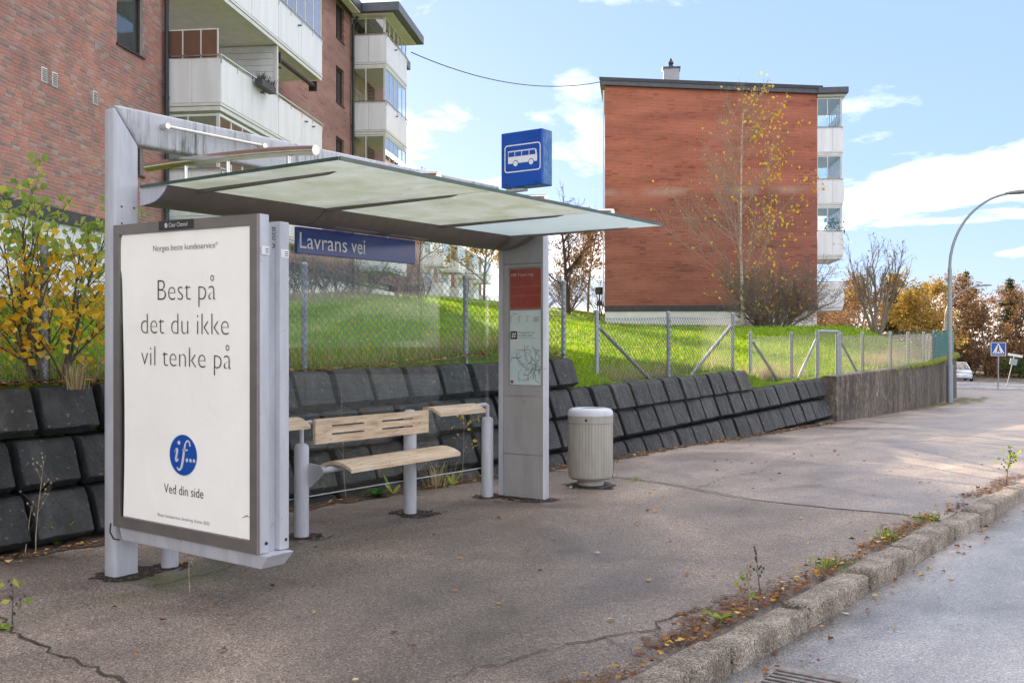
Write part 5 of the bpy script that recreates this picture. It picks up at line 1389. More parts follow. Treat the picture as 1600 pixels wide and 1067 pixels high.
# drain grate in the gutter
dg_ = empty('drain_grate', (-1.6,4.3,-.1), 0, 'rusty slotted drain grate in the gutter at the kerb', 'drain grate')
zt_ = zg(4.3) - .10 + .004
MAT['iron'] = simple('worn_iron', (0.16,0.14,0.125), (0.27,0.245,0.225), 25, 0.5, 0.5, bump=.4, bscale=70)
mb = MB().box(-1.745,-1.36,4.50,4.585,zt_-.05,zt_+.008).box(-1.745,-1.36,3.99,4.06,zt_-.05,zt_+.008).box(-1.745,-1.70,4.06,4.50,zt_-.05,zt_+.008).box(-1.405,-1.36,4.06,4.50,zt_-.05,zt_+.008)
mb.build('frame', MAT['iron'], dg_, bevel=.004)
MB().box(-1.70,-1.405,4.06,4.50,zt_-.04,zt_-.003).build('pit', MAT['black'], dg_)
for k in range(9):
    y = 4.085 + k*.047
    MB().box(-1.70,-1.405,y,y+.022,zt_-.03,zt_+.005).build('bar', MAT['iron'], dg_, bevel=.003)

# parked silver car beyond the wall
car = empty('parked_car', (-18.15,87.7,zg(87.7)-.10), R(20), 'silver car parked beyond the end of the concrete wall', 'car')
MAT['silver'] = simple('silver_paint', (0.46,0.49,0.53), None, rough=.25, metal=.6)
secs = [(-2.15,.62,.30,.62),(-2.05,.80,.22,.76),(-1.2,.88,.2,.92),(-.75,.89,.2,.97),(.9,.89,.2,1.0),(1.8,.86,.22,.98),(2.1,.72,.32,.8)]
vs = []; fs = []
for (y, w, z0, z1) in secs: vs += [(-w*.95,y,z0),(-w,y,(z0+z1)/2),(-w*.92,y,z1),(w*.92,y,z1),(w,y,(z0+z1)/2),(w*.95,y,z0)]
for i in range(len(secs)-1):
    for k in range(6): fs.append((6*i+k, 6*i+(k+1)%6, 6*(i+1)+(k+1)%6, 6*(i+1)+k))
fs += [(0,1,2,3,4,5), tuple(range(len(vs)-1,len(vs)-7,-1))]
MB().add(vs, fs).build('body', MAT['silver'], car, local=True, smooth=45)
mb = MB(); mb.hexa([(-.80,-.85,.95),(.80,-.85,.95),(.80,1.75,.95),(-.80,1.75,.95),(-.62,-.05,1.46),(.62,-.05,1.46),(.62,1.2,1.46),(-.62,1.2,1.46)]); mb.build('cabin', MAT['window'], car, local=True, bevel=.05)
mb = MB().hexa([(-.62,-.05,1.455),(.62,-.05,1.455),(.62,1.2,1.455),(-.62,1.2,1.455),(-.58,.05,1.50),(.58,.05,1.50),(.58,1.1,1.50),(-.58,1.1,1.50)]); 
for s_ in (-1,1): mb.bar((.79*s_,-.86,.97), (.62*s_,-.06,1.47), .06, .05)
mb.build('roof', MAT['silver'], car, local=True)
MB().box(-.5,.5,-2.14,-2.06,.42,.60).build('grille', MAT['black'], car, local=True)
for s_ in (-1,1):
    MB().hexa([(.5*s_,-2.12,.58),(.78*s_,-1.98,.58),(.78*s_,-1.9,.58),(.5*s_,-1.95,.58),(.5*s_,-2.12,.72),(.78*s_,-2.0,.74),(.78*s_,-1.9,.74),(.5*s_,-1.95,.72)]).build('headlight', MAT['trim'], car, local=True)
    for y in (-1.35,1.35):
        w = MB().tube([(.68*s_,y,.31),(.90*s_,y,.31)], .31, 20).build('wheel', MAT['black'], car, local=True, smooth=40)
        MB().tube([(.885*s_,y,.31),(.91*s_,y,.31)], .19, 16).build('rim', MAT['stainless'], w, local=True)
# ================================================================== vegetation
def limb(mb, tips, p, d, L, r, lev, prm, rr):
    ns = prm['seg'][lev]; pts = [Vector(p)]; cur = Vector(d).normalized()
    for i in range(ns):
        cur = (cur + Vector((rr.gauss(0,1),rr.gauss(0,1),rr.gauss(0,1)))*prm['wob'][lev] + Vector((0,0,prm['up'][lev]))).normalized()
        pts.append(pts[-1] + cur*(L/ns))
    last = lev == len(prm['n'])
    end = r*(.22 if last else .42)
    if lev == 0: end = r*.28
    (prm['stem'] if lev == 0 and prm.get('stem') is not None else mb).tube(pts, [r + (end-r)*i/ns for i in range(ns+1)], prm['sides'][lev], cap=False)
    if last:
        tips.extend(pts[1:]); return
    if lev >= len(prm['n'])-1: tips.append(pts[-1])
    n = prm['n'][lev]
    for k in range(n):
        t = prm['start'][lev] + (1-prm['start'][lev])*(k+rr.random())/n
        f = t*ns; i = min(int(f), ns-1); q = pts[i].lerp(pts[i+1], f-i); ax = (pts[i+1]-pts[i]).normalized()
        o = ax.orthogonal().normalized(); o.rotate(Matrix.Rotation(rr.uniform(0,2*math.pi), 3, ax))
        ang = R(rr.uniform(*prm['ang'][lev])); dd = ax*math.cos(ang) + o*math.sin(ang)
        rad = (r + (end-r)*t) * prm.get('rr', .55)
        limb(mb, tips, q, dd, L*prm['len'][lev]*(1.0-prm['taper'][lev]*t)*rr.uniform(.75,1.15), max(rad, prm['rmin']), lev+1, prm, rr)

def leaves(mb, tips, n, size, jit, rr, keep=None, droop=0.0):
    k = 0; guard = 0
    while k < n and guard < n*6:
        guard += 1
        c = tips[rr.randrange(len(tips))] + Vector((rr.gauss(0,jit),rr.gauss(0,jit),rr.gauss(0,jit)))
        if keep and not keep(c): continue
        d = Vector((rr.gauss(0,1),rr.gauss(0,1),rr.gauss(0,1)-droop)).normalized(); s = d.orthogonal().normalized(); s.rotate(Matrix.Rotation(rr.uniform(0,6.28), 3, d))
        z = size*rr.uniform(.65,1.25); nn = d.cross(s)*z*.14
        mb.add([c-d*z*.5, c+s*z*.38-d*z*.08+nn, c+d*z*.55, c-s*z*.38-d*z*.08+nn], [(0,1,2),(0,2,3)]); k += 1
    return mb

BASE = dict(seg=[6,4,3,2], wob=[.06,.16,.22,.25], up=[.05,.10,.06,.0], sides=[8,5,3,3], n=[14,7,4], start=[.22,.2,.15], ang=[(30,60),(25,60),(25,65)], len=[.52,.5,.5], taper=[.55,.4,.3], rmin=.006)
def prm(**k): d = dict(BASE); d.update(k); return d

PROTO = {}
def tree(name, label, loc, key, make, bark, leafmat, scale=1.0, rz=0.0, group=None, cat='tree', crown='crown', stem='trunk', sz=None):
    e = empty(name, loc, rz, label, cat, group)
    if key not in PROTO: PROTO[key] = make()
    data = PROTO[key]
    if not isinstance(data[0], bpy.types.Mesh):
        out = []
        for mb in data:
            if mb is None or not mb.v: out.append(None); continue
            co = np.array(mb.v, dtype=np.float32); me = bpy.data.meshes.new(key)
            me.from_pydata(mb.v, [], mb.f); me.update(); me.shade_smooth() if mb is data[0] else None
            out.append(me)
        PROTO[key] = data = out
        if data[0]: data[0].materials.append(MAT[bark])
        for me, lm in zip(data[1:], leafmat if isinstance(leafmat, (list, tuple)) else [leafmat]):
            if me: me.materials.append(MAT[lm])
    e.scale = (scale, scale, scale if sz is None else sz)
    for me, nm in zip(data, (stem, crown, 'leaves')):
        if me is None: continue
        o = bpy.data.objects.new(nm, me); link(o); o.parent = e
    return e
def mk(seed, H, r0, p, nleaf=0, lsize=.1, jit=.1, keep=None, stems=1, lean=.15, nleaf2=0, keep2=None, droop=0.0):
    def f():
        rr = random.Random(seed); w = MB(); tips = []
        for s in range(stems):
            a = 2*math.pi*s/stems + rr.uniform(0,1); ln = lean if stems > 1 else .02
            d = Vector((math.cos(a)*ln*rr.uniform(.4,1.3), math.sin(a)*ln*rr.uniform(.4,1.3), 1))
            limb(w, tips, (math.cos(a)*.06*(stems > 1), math.sin(a)*.06*(stems > 1), -.15), d, H*rr.uniform(.8,1.05) if stems > 1 else H, r0, 0, p, rr)
        l1 = leaves(MB(), tips, nleaf, lsize, jit, rr, keep, droop) if nleaf else None
        l2 = leaves(MB(), tips, nleaf2, lsize, jit, rr, keep2, droop) if nleaf2 else None
        return [w, l1, l2] if nleaf2 else [w, l1]
    return f
def conifer(seed, H, r0):
    def f():
        rr = random.Random(seed); w = MB(); l = MB()
        w.tube([(0,0,-.2),(0,0,H*.5),(0,0,H)], [r0, r0*.6, .02], 7, cap=False)
        z = H*.12
        while z < H*.98:
            n = 6; L = (1-z/H)*H*.26 + .15
            for k in range(n):
                a = rr.uniform(0,6.28); ll = L*rr.uniform(.6,1.2); d = Vector((math.cos(a),math.sin(a),rr.uniform(-.25,.15)))
                p = Vector((0,0,z)); w.tube([p, p+d*ll*.5, p+d*ll+Vector((0,0,.05*ll))], [.03,.018,.006], 3, cap=False)
                for j in range(int(10+ll*22)):
                    t = rr.uniform(.15,1); c = p+d*ll*t+Vector((rr.gauss(0,.09),rr.gauss(0,.09),rr.gauss(-.04,.07))); q = Vector((rr.gauss(0,1),rr.gauss(0,1),rr.gauss(-.2,.6))).normalized()*rr.uniform(.10,.2); s = q.orthogonal().normalized()*.05
                    l.add([c-q, c+s, c+q, c-s], [(0,1,2,3)])
            z += H*.035
        return [w, l]
    return f

# sapling birch growing at the fence, left edge
SP = prm(seg=[5,4,3], wob=[.07,.14,.2], up=[.06,.12,.05], sides=[6,4,3], n=[10,5], start=[.12,.15], ang=[(25,50),(25,55)], len=[.55,.5], taper=[.45,.3], rmin=.0022)
e = tree('birch_sapling', 'young birch with green and yellow leaves growing at the fence on the left', (-7.02,4.13,1.12), 'sapling',
     mk(4, 1.35, .016, SP, 620, .070, .045, keep=lambda c: c.z > .30+random.random()*.9, stems=6, lean=.36, nleaf2=760, keep2=lambda c: c.z < .10+random.random()*1.0, droop=.5), 'bark_dark', ['green_leaf','yellow_leaf'])
e.rotation_euler.z = R(20)

# birch in front of the gable
BI = prm(seg=[8,5,4,2], wob=[.02,.08,.13,.2], up=[.03,.07,.04,-.02], n=[38,12,6], start=[.12,.12,.15], ang=[(34,58),(18,42),(22,55)], len=[.56,.46,.45], taper=[.70,.4,.3], rr=.26, rmin=.0065)
camr = Vector((.817,.576,0))
bst = MB(); BI['stem'] = bst
bt = tree('birch_tree', 'tall bare white-stemmed birch with last yellow leaves in front of the gable', (-18.45,44.5,hz(-18.45,44.5)), 'birch',
     mk(21, 10.2, .085, BI, 650, .16, .12, keep=lambda c: random.random() < (.95 if c.dot(camr) > .8 and c.z < 8.2 else (.30 if c.dot(camr) > 0 else .07)), droop=1.2), 'twig_tan', 'yellow_leaf', stem='twigs')
bst.build('trunk', MAT['birch_bark'], bt, local=True, smooth=60)
BU = prm(seg=[4,4,3,2], wob=[.12,.2,.25,.25], up=[.04,.06,.03,0], sides=[5,4,3,3], n=[9,7,4], start=[.15,.1,.1], ang=[(20,50),(25,60),(25,65)], len=[.55,.5,.5], taper=[.4,.3,.3], rmin=.006)
tree('bare_bush', 'large dense bare brown bush at the foot of the gable birch', (-17.5,45.6,hz(-17.5,45.6)), 'bush', mk(5, 3.0, .05, BU, 260, .13, .1, stems=26, lean=.95), 'bark', 'yellow_leaf', cat='bush', crown='leaves', stem='twigs', scale=1.22)
VA = prm(seg=[5,4,3,2], wob=[.06,.12,.18,.2], up=[.10,.14,.1,.05], sides=[7,5,3,3], n=[7,5,3], start=[.3,.25,.2], ang=[(16,36),(18,40),(20,45)], len=[.6,.55,.5], taper=[.35,.3,.3], rr=.6, rmin=.007)
tree('bare_tree', 'vase-shaped bare tree standing alone on the lawn right of the gable block', (-11.8,42.4,hz(-11.8,42.4)), 'vase', mk(9, 2.6, .075, VA, 90, .09, .08, stems=5, lean=.42), 'bark', 'brown_leaf', scale=1.12)

# trees and shrubs up the slope, behind the shelter
OA = prm(n=[15,8,5], rmin=.012)
def autumn(seed, H=8, n=3600, ls=.2): return mk(seed, H, .13, OA, n, ls, .22)
autos = [('orangeA', autumn(31), 'bark', 'orange_leaf'), ('goldA', autumn(37, 8, 4200, .21), 'bark', 'gold_leaf'), ('brownA', autumn(41, 8, 2200, .18), 'bark_dark', 'brown_leaf'), ('orangeB', autumn(43, 7, 3800, .19), 'bark', 'orange_leaf')]
def put(i, label, x, y, scale, rz=0.0, sz=None, group='autumn trees beyond the lawn', z=None):
    key, mkf, b, l = autos[i]
    return tree('autumn_tree', label, (x, y, (hz(x,y) if z is None else z)-.1), key, mkf, b, l, scale, rz, group, sz=sz)
put(1, 'golden tree seen through the shelter glass left of the information pillar', -46.8, 62.6, .92, .3, .88)
put(2, 'slender brown tree added unseen behind the far corner of the long block to shade the lawn', -49.9, 58.5, .62, 1.9, .96)  # added out of view to cast a band of shade on the lawn
put(1, 'pale golden tree far behind the glass, right of the white balcony block', -50.5, 70.5, .8, 2.2)
put(2, 'brown leafless-looking tree just right of the information pillar', -34.8, 55.5, .62, 1.2, .62)
put(0, 'rounded russet tree between the information pillar and the gable', -39.6, 66.0, .80, 2.0)
put(2, 'thin brown tree behind the fence end left of the gable', -33.2, 60.5, .6, 2.6)
put(1, 'small golden shrub-like tree at the left corner of the gable', -31.6, 57.0, .36, .6)
bare = prm(n=[12,7,4], rmin=.012, ang=[(35,65),(25,60),(25,65)])
tree('bare_tree', 'bare spreading tree rising behind the information pillar', (-31.6,50.5,hz(-31.6,50.5)-.1), 'bare_far', mk(55, 6.4, .14, bare), 'bark_dark', 'brown_leaf')
# shrubs along the foot of the long block
SH = prm(seg=[4,3,2], wob=[.14,.2,.25], up=[.05,.05,0], sides=[4,3,3], n=[8,6], start=[.15,.15], ang=[(20,55),(25,60)], len=[.6,.5], taper=[.4,.3], rmin=.005)
shk = mk(61, 1.9, .03, SH, 60, .09, .1, stems=9, lean=.6)
BXN, BYN = Vector((.882,.471)), Vector((-.471,.882))
for (x, y, sc_, lab) in ((-33.4,53.2,1.35,'bare shrub beside the information pillar, left of two at the lawn edge'), (-31.2,53.6,1.2,'bare shrub nearest the left corner of the brick gable'), (-36.0,57.5,1.7,'large bare shrub behind the information pillar')):
    tree('bare_shrub', lab, (x,y,hz(x,y)-.05), 'shrub', shk, 'bark', 'brown_leaf', sc_, x, None, 'shrub', 'leaves', 'twigs')
for (s_, nn, sc_, lab) in ((4.2,1.6,1.0,'pale bare shrub below the near balconies, left behind the name sign'), (6.8,1.5,1.15,'twiggy bare shrub left of the downpipe below the name sign'), (9.5,1.3,.95,'bare shrub against the white basement wall under the name sign'), (12.6,1.4,1.05,'brown bare shrub beside the dark downpipe of the long block'), (17.5,1.8,.85,'dark shrub under the lowest far balcony'), (20.2,2.0,1.0,'dark brown shrub at the far corner of the long block')):
    p = Vector((-21.15,15.4)) + BYN*s_ + BXN*nn
    tree('bare_shrub', lab, (p.x,p.y,hz(p.x,p.y)-.05), 'shrub', shk, 'bark', 'brown_leaf', sc_, s_, 'bare shrubs along the long block', 'shrub', 'leaves', 'twigs')
hd = prm(seg=[3,3,2], wob=[.12,.2,.25], up=[.05,.03,0], sides=[4,3,3], n=[8,6], start=[.1,.1], ang=[(20,55),(25,60)], len=[.6,.5], taper=[.4,.3], rmin=.006)
tree('hedge', 'low russet clipped hedge right of the gable block', (-17.3,58.5,hz(-17.3,58.5)-.2), 'hedge', mk(71, 1.1, .03, hd, 2600, .09, .12, stems=16, lean=1.0), 'bark_dark', 'brown_leaf', 1.25, 0, None, 'hedge', 'leaves', 'twigs')

# verge and wood beyond the junction
m = MB(); vy = [93.26, 97, 103, 112, 130, 170]; vx = np.linspace(-70, 45, 40)
for y in vy:
    for x in vx: m.v.append((x, y, zg(93)+.05 + (y-93.2)*.03 + .12*mnoise.noise(Vector((x*.3,y*.3,0)))))
for i in range(len(vy)-1):
    for j in range(len(vx)-1): a = i*40+j; m.f.append((a,a+1,a+41,a+40))
tag(m.build('verge', MAT['wood_floor'], smooth=70), kind='structure')
zv = zg(93)
wood = [(2,-29.6,83,.95,'brown tree behind the lone bare tree, at its left'), (0,-25.5,86,1.02,'russet tree behind the lone bare tree'), (1,-21.0,88,1.12,'golden tree left of the far street lamp'), (3,-30.5,94,1.3,'russet tree at the far edge of the lawn beside the gable block'),
        (1,-24.0,99,1.3,'tall golden tree behind the far street lamp'), (0,-20.5,101,1.22,'tall russet tree just right of the near street lamp'), (3,-18.2,99.5,1.05,'russet tree above the parked car'), (2,-16.6,103,1.15,'brown tree right of the parked car'),
        (0,-14.2,107,1.0,'russet tree left of the crossing sign'), (2,-12.6,101,.95,'brown tree behind the crossing sign'), (3,-9.8,104,.85,'russet tree at the right edge behind the crossing sign'), (2,-7.2,101,.9,'brown tree at the right picture edge'), (0,-5.0,112,1.1,'pale russet tree far right, highest at the picture edge'),
        (2,-26,104,1.1,'brown tree deep in the wood behind the golden tree'), (3,-33.5,103,1.25,'russet tree deep in the wood right of the gable block'), (0,-36.5,98,1.05,'russet tree showing just right of the gable block')]
ORD = ['first','second','third','fourth','fifth','sixth','seventh','eighth','ninth','tenth','eleventh','twelfth','thirteenth','fourteenth']
back = [(-2,118),(-6.5,117),(-11,119),(-15.5,118),(-20,119),(-25,117),(-30,115),(-36,112),(-8.5,111),(-13.2,112),(-18,113),(-1.5,108),(3,113)]
for k, (i, x, y, s_, lab) in enumerate(wood):
    put(i, lab, x, y, s_, k*1.3, s_*.80, 'trees of the wood beyond the junction', z=(hz(x,y) if x < -22 and y < 95 else zv+.1))
for k, (x, y) in enumerate(back):
    put((2,0,3,2,0)[k % 5], '%s tree of the back row of the wood, %s from the right picture edge' % (('brown','russet','russet','brown','russet')[k % 5], ORD[sorted(range(len(back)), key=lambda q: -(back[q][0]*.817+back[q][1]*.576)/(-back[q][0]*.576+back[q][1]*.817)).index(k)]), x, y, 1.05 + .1*(k % 3), k*2.1, .95, 'back row of the wood', z=zv+.4)
for k, (x, y, s_, lab) in enumerate(((-26.8,101,1.05,'dark spruce top left of the near street lamp'), (-17.6,108,1.0,'dark green conifer rising behind the russet trees'), (-10.8,109,.82,'green conifer right of the crossing sign'), (-22.0,110,1.1,'conifer standing behind the golden trees'))):
    tree('conifer_tree', lab, (x,y,zv), 'conifer', conifer(77, 9.5, .16), 'bark_dark', 'needle', s_, k*1.1, 'conifers in the wood')
for k, (x, y, s_, mt, lab) in enumerate(((-14.6,95.5,1.5,'shrub_leaf','green shrub on the verge behind the crossing sign'), (-16.6,96.5,1.3,'brown_leaf','brown undergrowth on the verge right of the parked car'), (-12.0,95.8,1.2,'orange_leaf','rusty low shrub right of the crossing sign'))):
    key = 'vshrub'+mt
    tree('verge_shrub', lab, (x,y,zv), key, mk(81+k, 1.3, .03, SH, 700, .16, .15, stems=9, lean=.8), 'bark_dark', mt, s_, 0, None, 'shrub', 'leaves', 'twigs')
UND = ((-24,98),(-21.5,99.5),(-19.2,97.5),(-17.6,98.8),(-15.2,99.2),(-13.4,98.0),(-11.0,98.5),(-9.2,97.4),(-7.0,98.2),(-5.0,97.6),(-26,99),(-16.2,102),(-12.2,103),(-8.0,102.5))
for k, (x, y) in enumerate(UND):
    tree('undergrowth_shrub', 'brown undergrowth shrub under the wood, %s from the right picture edge' % ORD[sorted(range(len(UND)), key=lambda q: -(UND[q][0]*.817+UND[q][1]*.576)/(-UND[q][0]*.576+UND[q][1]*.817)).index(k)], (x,y,zv+.1), 'under', mk(91, 2.3, .035, BU, 1500, .15, .16, stems=9, lean=.7), 'bark_dark', 'brown_leaf', 1.0+.25*(k % 3), k*1.7, 'undergrowth at the edge of the wood', 'shrub', 'leaves', 'twigs')
tree('yellow_bush', 'bright yellow-leaved bush at the right picture edge by the junction', (-9.0,73.0,zg(73)-.1), 'yellow_bush', mk(88, 2.4, .04, SH, 420, .16, .14, stems=6, lean=.45), 'bark', 'yellow_leaf', 1.25, 0, None, 'bush', 'leaves', 'twigs')

# ------------------------------------------------------------------ grass
def blades(name, P, hmin, hmax, wd, mat, lean=.5, parent=None):
    n = len(P); a = rng.uniform(0, 2*np.pi, n); h = rng.uniform(hmin, hmax, n); w = wd if np.ndim(wd) else np.full(n, wd)
    la = rng.uniform(0, 2*np.pi, n); ll = rng.uniform(0, lean, n)*h
    dx, dy = np.cos(a)*w/2, np.sin(a)*w/2
    v0 = np.stack([P[:,0]-dx, P[:,1]-dy, P[:,2]-.01], 1); v1 = np.stack([P[:,0]+dx, P[:,1]+dy, P[:,2]-.01], 1)
    v2 = np.stack([P[:,0]+np.cos(la)*ll, P[:,1]+np.sin(la)*ll, P[:,2]+h], 1)
    co = np.stack([v0, v1, v2], 1).reshape(-1, 3); tr = np.arange(n*3).reshape(-1, 3)
    return mesh_np(name, co, tr, MAT[mat], parent)
N = 270000
dd = np.exp(rng.uniform(math.log(6.5), math.log(60), N)); aa = rng.uniform(R(-31), R(30), N)
head = R(35.2) - aa      # heading left of +Y
X = -np.sin(head)*dd; Y = np.cos(head)*dd
ex = np.interp(Y, np.arange(-14, 60, .25), [edge_x(y) for y in np.arange(-14, 60, .25)])
ok = (X < ex - .05) & (Y > -13) & (Y < 58)
lx, ly = X+21.15, Y-15.4; bxn = lx*.882+ly*.471
ok &= ~((bxn < .1) & (lx*-.471+ly*.882 < 24))
rx, ry = X+26.93, Y-46.6; ok &= ~((rx*.882+ry*.471 > -.1) & (rx*.882+ry*.471 < 11) & (-rx*.471+ry*.882 > -.1))
X, Y, dd = X[ok], Y[ok], dd[ok]
Z = hz_arr(X, Y) + np.array([mnoise.noise(Vector((x*.8,y*.8,0)))*.035 for x, y in zip(X, Y)])
tag(blades('lawn_grass', np.stack([X,Y,Z],1), (.04), .12, .006+.0010*dd, 'grass', .9), 'short green autumn grass covering the sloping lawn', 'grass', kind='stuff')
# longer dry grass along the fence foot
P = []
for (ya, yb, n, sp, off) in ((11.2,13.2,500,.18,.35), (13.4,15,160,.14,.3), (15.4,18.0,420,.16,.3), (8.2,10.0,500,.14,.3), (5.0,8.2,420,.12,.28), (1.5,5,420,.12,.3), (23,27,900,.35,.9), (16.2,16.6,300,.08,.5), (29,33,900,.5,1.4)):
    y = rng.uniform(ya, yb, n); x = np.array([edge_x(q) for q in y]) - np.abs(rng.normal(0, sp, n)) - .02 - off*.3
    P.append(np.stack([x, y, hz_arr(x, y)+.0], 1))
P = np.concatenate(P); tag(blades('dry_grass', P, .10, .38, .009, 'dry_grass', .8), 'long straw-coloured grass along the foot of the fences', 'grass', kind='stuff')

def tuft(name, loc, n, h, w, mat, label, spread=.08, cat='grass tuft', group=None):
    rr = random.Random(hash(label) & 0xffff); mb = MB()
    for k in range(n):
        a = rr.uniform(0,6.28); r = abs(rr.gauss(0,spread)); p = Vector((math.cos(a)*r, math.sin(a)*r, -.01)); hh = h*rr.uniform(.5,1.2)
        o = Vector((math.cos(a),math.sin(a),0))*hh*rr.uniform(.15,.9); m_ = p+o*.4+Vector((0,0,hh*.65)); t_ = p+o+Vector((0,0,hh*rr.uniform(.6,1)))
        s = Vector((-math.sin(a),math.cos(a),0))*w/2
        mb.add([p-s,p+s,m_+s*.8,m_-s*.8,t_], [(0,1,2,3),(3,2,4)])
    e = empty(name, loc, 0, label, cat, group); o = mb.build('blades', MAT[mat], e, local=True); o['kind'] = 'stuff'; return e
for (y, n, h, dx, lab) in ((7.38,70,.07,-.28,'small green grass tuft behind the kerb, middle of three'), (8.3,60,.06,-.27,'small green grass tuft behind the kerb, farthest of three'), (6.27,80,.06,-.30,'small green grass tuft behind the kerb, nearest of three')):
    tuft('grass_tuft', (xk(y)+dx,y,zg(y)+.01), n, h, .007, 'grass', lab, .09, group='grass tufts behind the kerb')
for k in range(1):
    tuft('joint_grass', (-4.88,9.02,zg(9)+.0), 60, .05, .006, 'grass', 'short grass growing in the pavement joint right of the litter bin', .11)
tuft('grass_tuft', (-6.76,4.18,1.08), 90, .22, .006, 'dry_grass', 'dry drooping grass tuft at the foot of the birch sapling on the wall', .06)
tuft('dry_tuft', (-6.2,7.55,.02), 80, .32, .008, 'dry_grass', 'withered grass clump at the wall foot behind the bench', .10)

def dry_weed(loc, h, label, n=9, seed=1, heads=True, mat='dead_stem', leafn=0, leafmat='yellow_leaf', r=.004):
    rr = random.Random(seed); mb = MB(); tips = []; e = empty('dry_weed', loc, 0, label, 'weed')
    p = prm(seg=[5,3], wob=[.05,.16], up=[.04,.08], sides=[5,3], n=[n], start=[.35], ang=[(30,60)], len=[.38], taper=[.5], rmin=.0016)
    limb(mb, tips, (0,0,-.02), (rr.uniform(-.1,.1),rr.uniform(-.1,.1),1), h, r, 0, p, rr)
    mb.build('stem', MAT[mat], e, local=True)
    if heads:
        mb = MB()
        for t in tips:
            if rr.random() < .6: mb.lathe(t, [(.002,-.006),(.007,0),(.005,.007),(.001,.010)], 6)
        o = mb.build('seed_heads', MAT[mat], e, local=True); o['kind'] = 'stuff'
    if leafn: leaves(MB(), tips, leafn, .045, .03, rr, droop=.6).build('leaves', MAT[leafmat], e, local=True)
    return e
dry_weed((-6.55,3.76,.0), .62, 'pale dried weed stalk against the dark blocks at far left', 10, 3)
dry_weed((-6.58,3.70,.0), .34, 'short broken dry stalk beside the tall pale weed', 3, 8, heads=False)
dry_weed((-4.80,3.66,.0), .30, 'small dried weed in the pavement under the advertising panel', 9, 5)
dry_weed((-6.36,6.5,.0), .95, 'tall branching dry weed behind the bench backrest', 12, 7, heads=False)
dry_weed((-6.22,7.95,.0), .75, 'thin twig with small yellow leaves behind the leaning rest', 8, 9, heads=False, leafn=22)
dry_weed((xk(5.15)-.30,5.15,.02), .22, 'dark seeding weed behind the kerb stones', 14, 12, mat='dead_stem', leafn=6, leafmat='green_leaf')
dry_weed((xk(5.3)-.33,5.38,.02), .24, 'thin leaning dead stalk beside the seeding weed at the kerb', 5, 14, mat='bark_dark')
dry_weed((xk(11)-.28,11.0,.03), .34, 'bushy dark weed behind the kerb at the right edge', 12, 15, mat='bark_dark', leafn=26, leafmat='green_leaf')
dry_weed((-4.92,2.70,.0), .24, 'bare weed twig in the crack at the lower left corner', 5, 17, mat='bark_dark', leafn=6, leafmat='green_leaf')
dry_weed((-5.12,9.02,.04), .26, 'small weed twig at the foot of the litter bin', 6, 19, mat='bark_dark')

def rosette(loc, n, L, w, label, mat='shrub_leaf', up=.6, seed=1, teeth=True):
    rr = random.Random(seed); mb = MB(); e = empty('leafy_weed', loc, 0, label, 'weed')
    for k in range(n):
        a = 2*math.pi*k/n + rr.uniform(-.4,.4); d = Vector((math.cos(a),math.sin(a),0)); s = Vector((-d.y,d.x,0)); l = L*rr.uniform(.6,1.15); u_ = up*rr.uniform(.6,1.3); vs = []; m_ = 7
        for i in range(m_+1):
            t = i/m_; c = d*l*t*(1-.25*u_*t) + Vector((0,0,l*u_*t*(1-.35*t)))
            ww = w*math.sin(math.pi*min(1,.12+.88*t))*(1 if not teeth or i % 2 else .5)*(.25 if i == m_ else 1)
            vs += [c-s*ww/2+Vector((0,0,ww*.15)), c+s*ww/2+Vector((0,0,ww*.15))]
        mb.add(vs, [(2*i,2*i+1,2*i+3,2*i+2) for i in range(m_)])
    mb.build('leaves', MAT[mat], e, local=True); return e
rosette((-6.66,3.98,.0), 9, .20, .05, 'bright green dandelion at the wall foot, far left', 'green_leaf', 1.2, 2)
rosette((-6.24,6.75,.02), 16, .15, .06, 'dark green leafy weed at the wall foot behind the bench', 'shrub_leaf', .8, 3, False)
rosette((-6.24,6.98,.02), 4, .17, .05, 'single upright light green weed beside the dark one behind the bench', 'green_leaf', 1.5, 4, False)
rosette((-6.17,7.75,.02), 9, .20, .035, 'strap-leaved green weed near the withered clump behind the bench', 'green_leaf', 1.1, 5, False)
rosette((-6.12,8.25,.02), 8, .16, .05, 'low green weed left of the information pillar foot', 'green_leaf', .7, 6)
rosette((xk(4.76)-.28,4.76,.02), 8, .12, .035, 'yellow-green dandelion behind the kerb stones', 'green_leaf', .7, 7)
rosette((-4.92,2.66,.005), 7, .08, .035, 'flat green weed in the crack at the lower left corner', 'green_leaf', .3, 8)

# ------------------------------------------------------------------ fallen leaves and litter
def scatter(name, label, P, size, mat='fallen', curl=.35, kind='stuff'):
    n = len(P); a = rng.uniform(0, 2*np.pi, n); s = size*rng.uniform(.6,1.3,n); t = rng.uniform(-curl,curl,(n,2))
    ux, uy = np.cos(a), np.sin(a); C = P
    def pt(l, w, k): return np.stack([C[:,0]+ux*l*s-uy*w*s, C[:,1]+uy*l*s+ux*w*s, C[:,2]+np.abs(t[:,0]*l+t[:,1]*w)*s*k+.003], 1)
    V4 = np.stack([pt(-.5,0,1), pt(-.05,.36,1.5), pt(.55,0,1), pt(-.05,-.36,1.5)], 1).reshape(-1,3)
    i0 = np.arange(n)*4; tr = np.concatenate([np.stack([i0,i0+1,i0+2],1), np.stack([i0,i0+2,i0+3],1)])
    return tag(mesh_np(name, V4, tr, MAT[mat]), label, 'leaves', kind=kind)
def zpav(x, y): return zg(y) + .010*mnoise.noise(Vector((x*.7,y*.7,3.1)))
P = []
for k in range(620):      # along the wall foot
    y = random.uniform(2.2,18); x = xw(y) + .02 + abs(random.gauss(0,.10)); P.append((x,y,zpav(x,y)+.006))
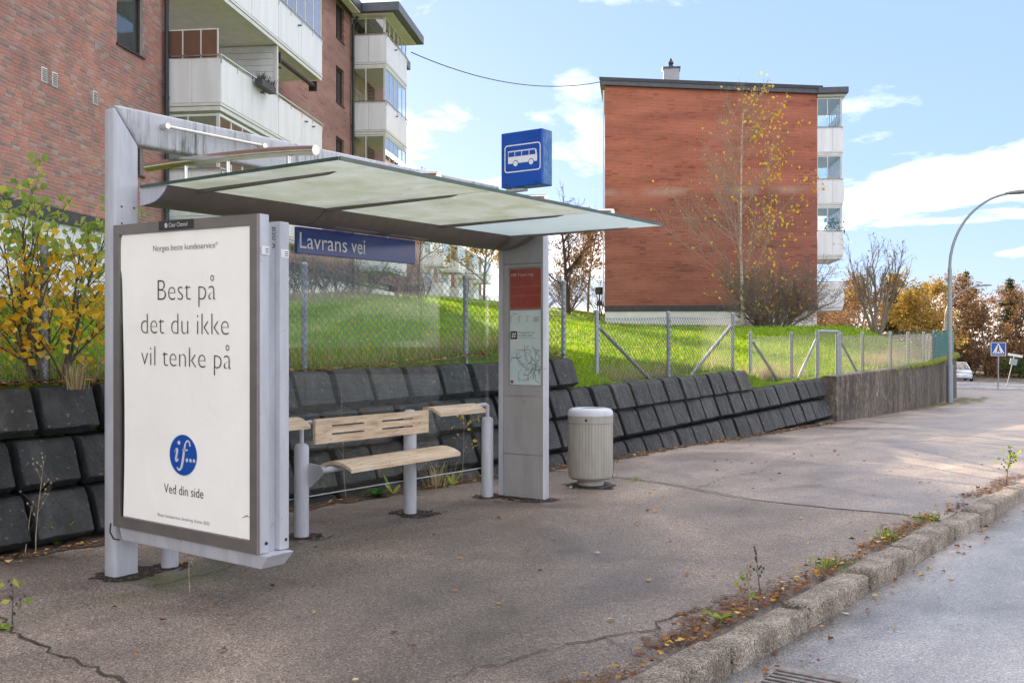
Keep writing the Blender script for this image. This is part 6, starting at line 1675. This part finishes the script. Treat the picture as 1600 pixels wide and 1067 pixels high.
for k in range(330):      # behind the kerb
    y = random.triangular(3.2,11.5,4.9); x = xk(y)-.19-abs(random.gauss(0,.10)); P.append((x,y,zpav(x,y)+.008))
for k in range(60):       # gutter
    y = random.uniform(3.6,10); x = xk(y)+.01+abs(random.gauss(0,.10)); P.append((x,y,zg(y)-.098))
for (x, y) in ((-1.62,4.72),(-1.58,4.70),(-1.64,4.66),(-1.70,4.50),(-1.72,4.42),(-1.70,4.36),(-1.45,5.5),(-1.38,6.2)):
    P.append((x,y,zg(y)-.09))
for k in range(130):      # the open pavement
    y = random.uniform(2.6,14); x = random.uniform(xw(y)+.3, xk(y)-.3); P.append((x,y,zpav(x,y)+.003))
Q = []
for k in range(1500):
    y = random.choice((random.uniform(3.0,3.9), random.uniform(4.3,5.75), random.uniform(5.9,6.6), random.uniform(6.9,8.5), random.uniform(9.6,11.6)))
    x = xk(y)-.18-abs(random.gauss(0,.085)); Q.append((x,y,zpav(x,y)+.008+random.uniform(0,.012)))
for k in range(500):
    y = random.uniform(2.2,18); x = xw(y)+.03+abs(random.gauss(0,.08)); Q.append((x,y,zpav(x,y)+.008))
scatter('leaf_crumbs', 'brown leaf crumbs and needles gathered behind the kerb and wall foot', np.array(Q), .017, 'brown_leaf', 1.2)
scatter('fallen_leaves', 'scattered fallen leaves along the wall foot, the kerb and the pavement', np.array(P), .040, curl=.9)
P = []
for k in range(1500):
    y = random.uniform(1.5,10.2) if k % 3 else random.uniform(2.5,5.2); x = edge_x(y)+.10-abs(random.gauss(0,.22)); P.append((x,y,max(hz(x,y), 1.09+.021*(y-3.6)-.01 if x > edge_x(y) else 0)+.012))
scatter('fallen_leaves', 'orange fallen leaves heaped on top of the block wall under the fence', np.array(P), .055, curl=.8)
P = []
for k in range(900):
    x = random.gauss(-17.5,3.0); y = random.gauss(44.8,1.4); P.append((x,y,hz(x,y)+.05))
scatter('fallen_leaves', 'fallen leaves under the birch and bush at the gable', np.array(P), .11)
P = []
for k in range(700):
    y = random.uniform(2,30); x = edge_x(y) - random.uniform(.3,9); P.append((x,y,hz(x,y)+.07))
scatter('fallen_leaves', 'yellow leaves strewn thinly over the sloping lawn', np.array(P), .06, 'yellow_leaf', .8)
P = []
for k in range(600):
    x = random.uniform(-24,-8); y = random.uniform(93.6,97); P.append((x,y,zv+.15))
scatter('fallen_leaves', 'orange fallen leaves on the verge behind the parked car', np.array(P), .22)
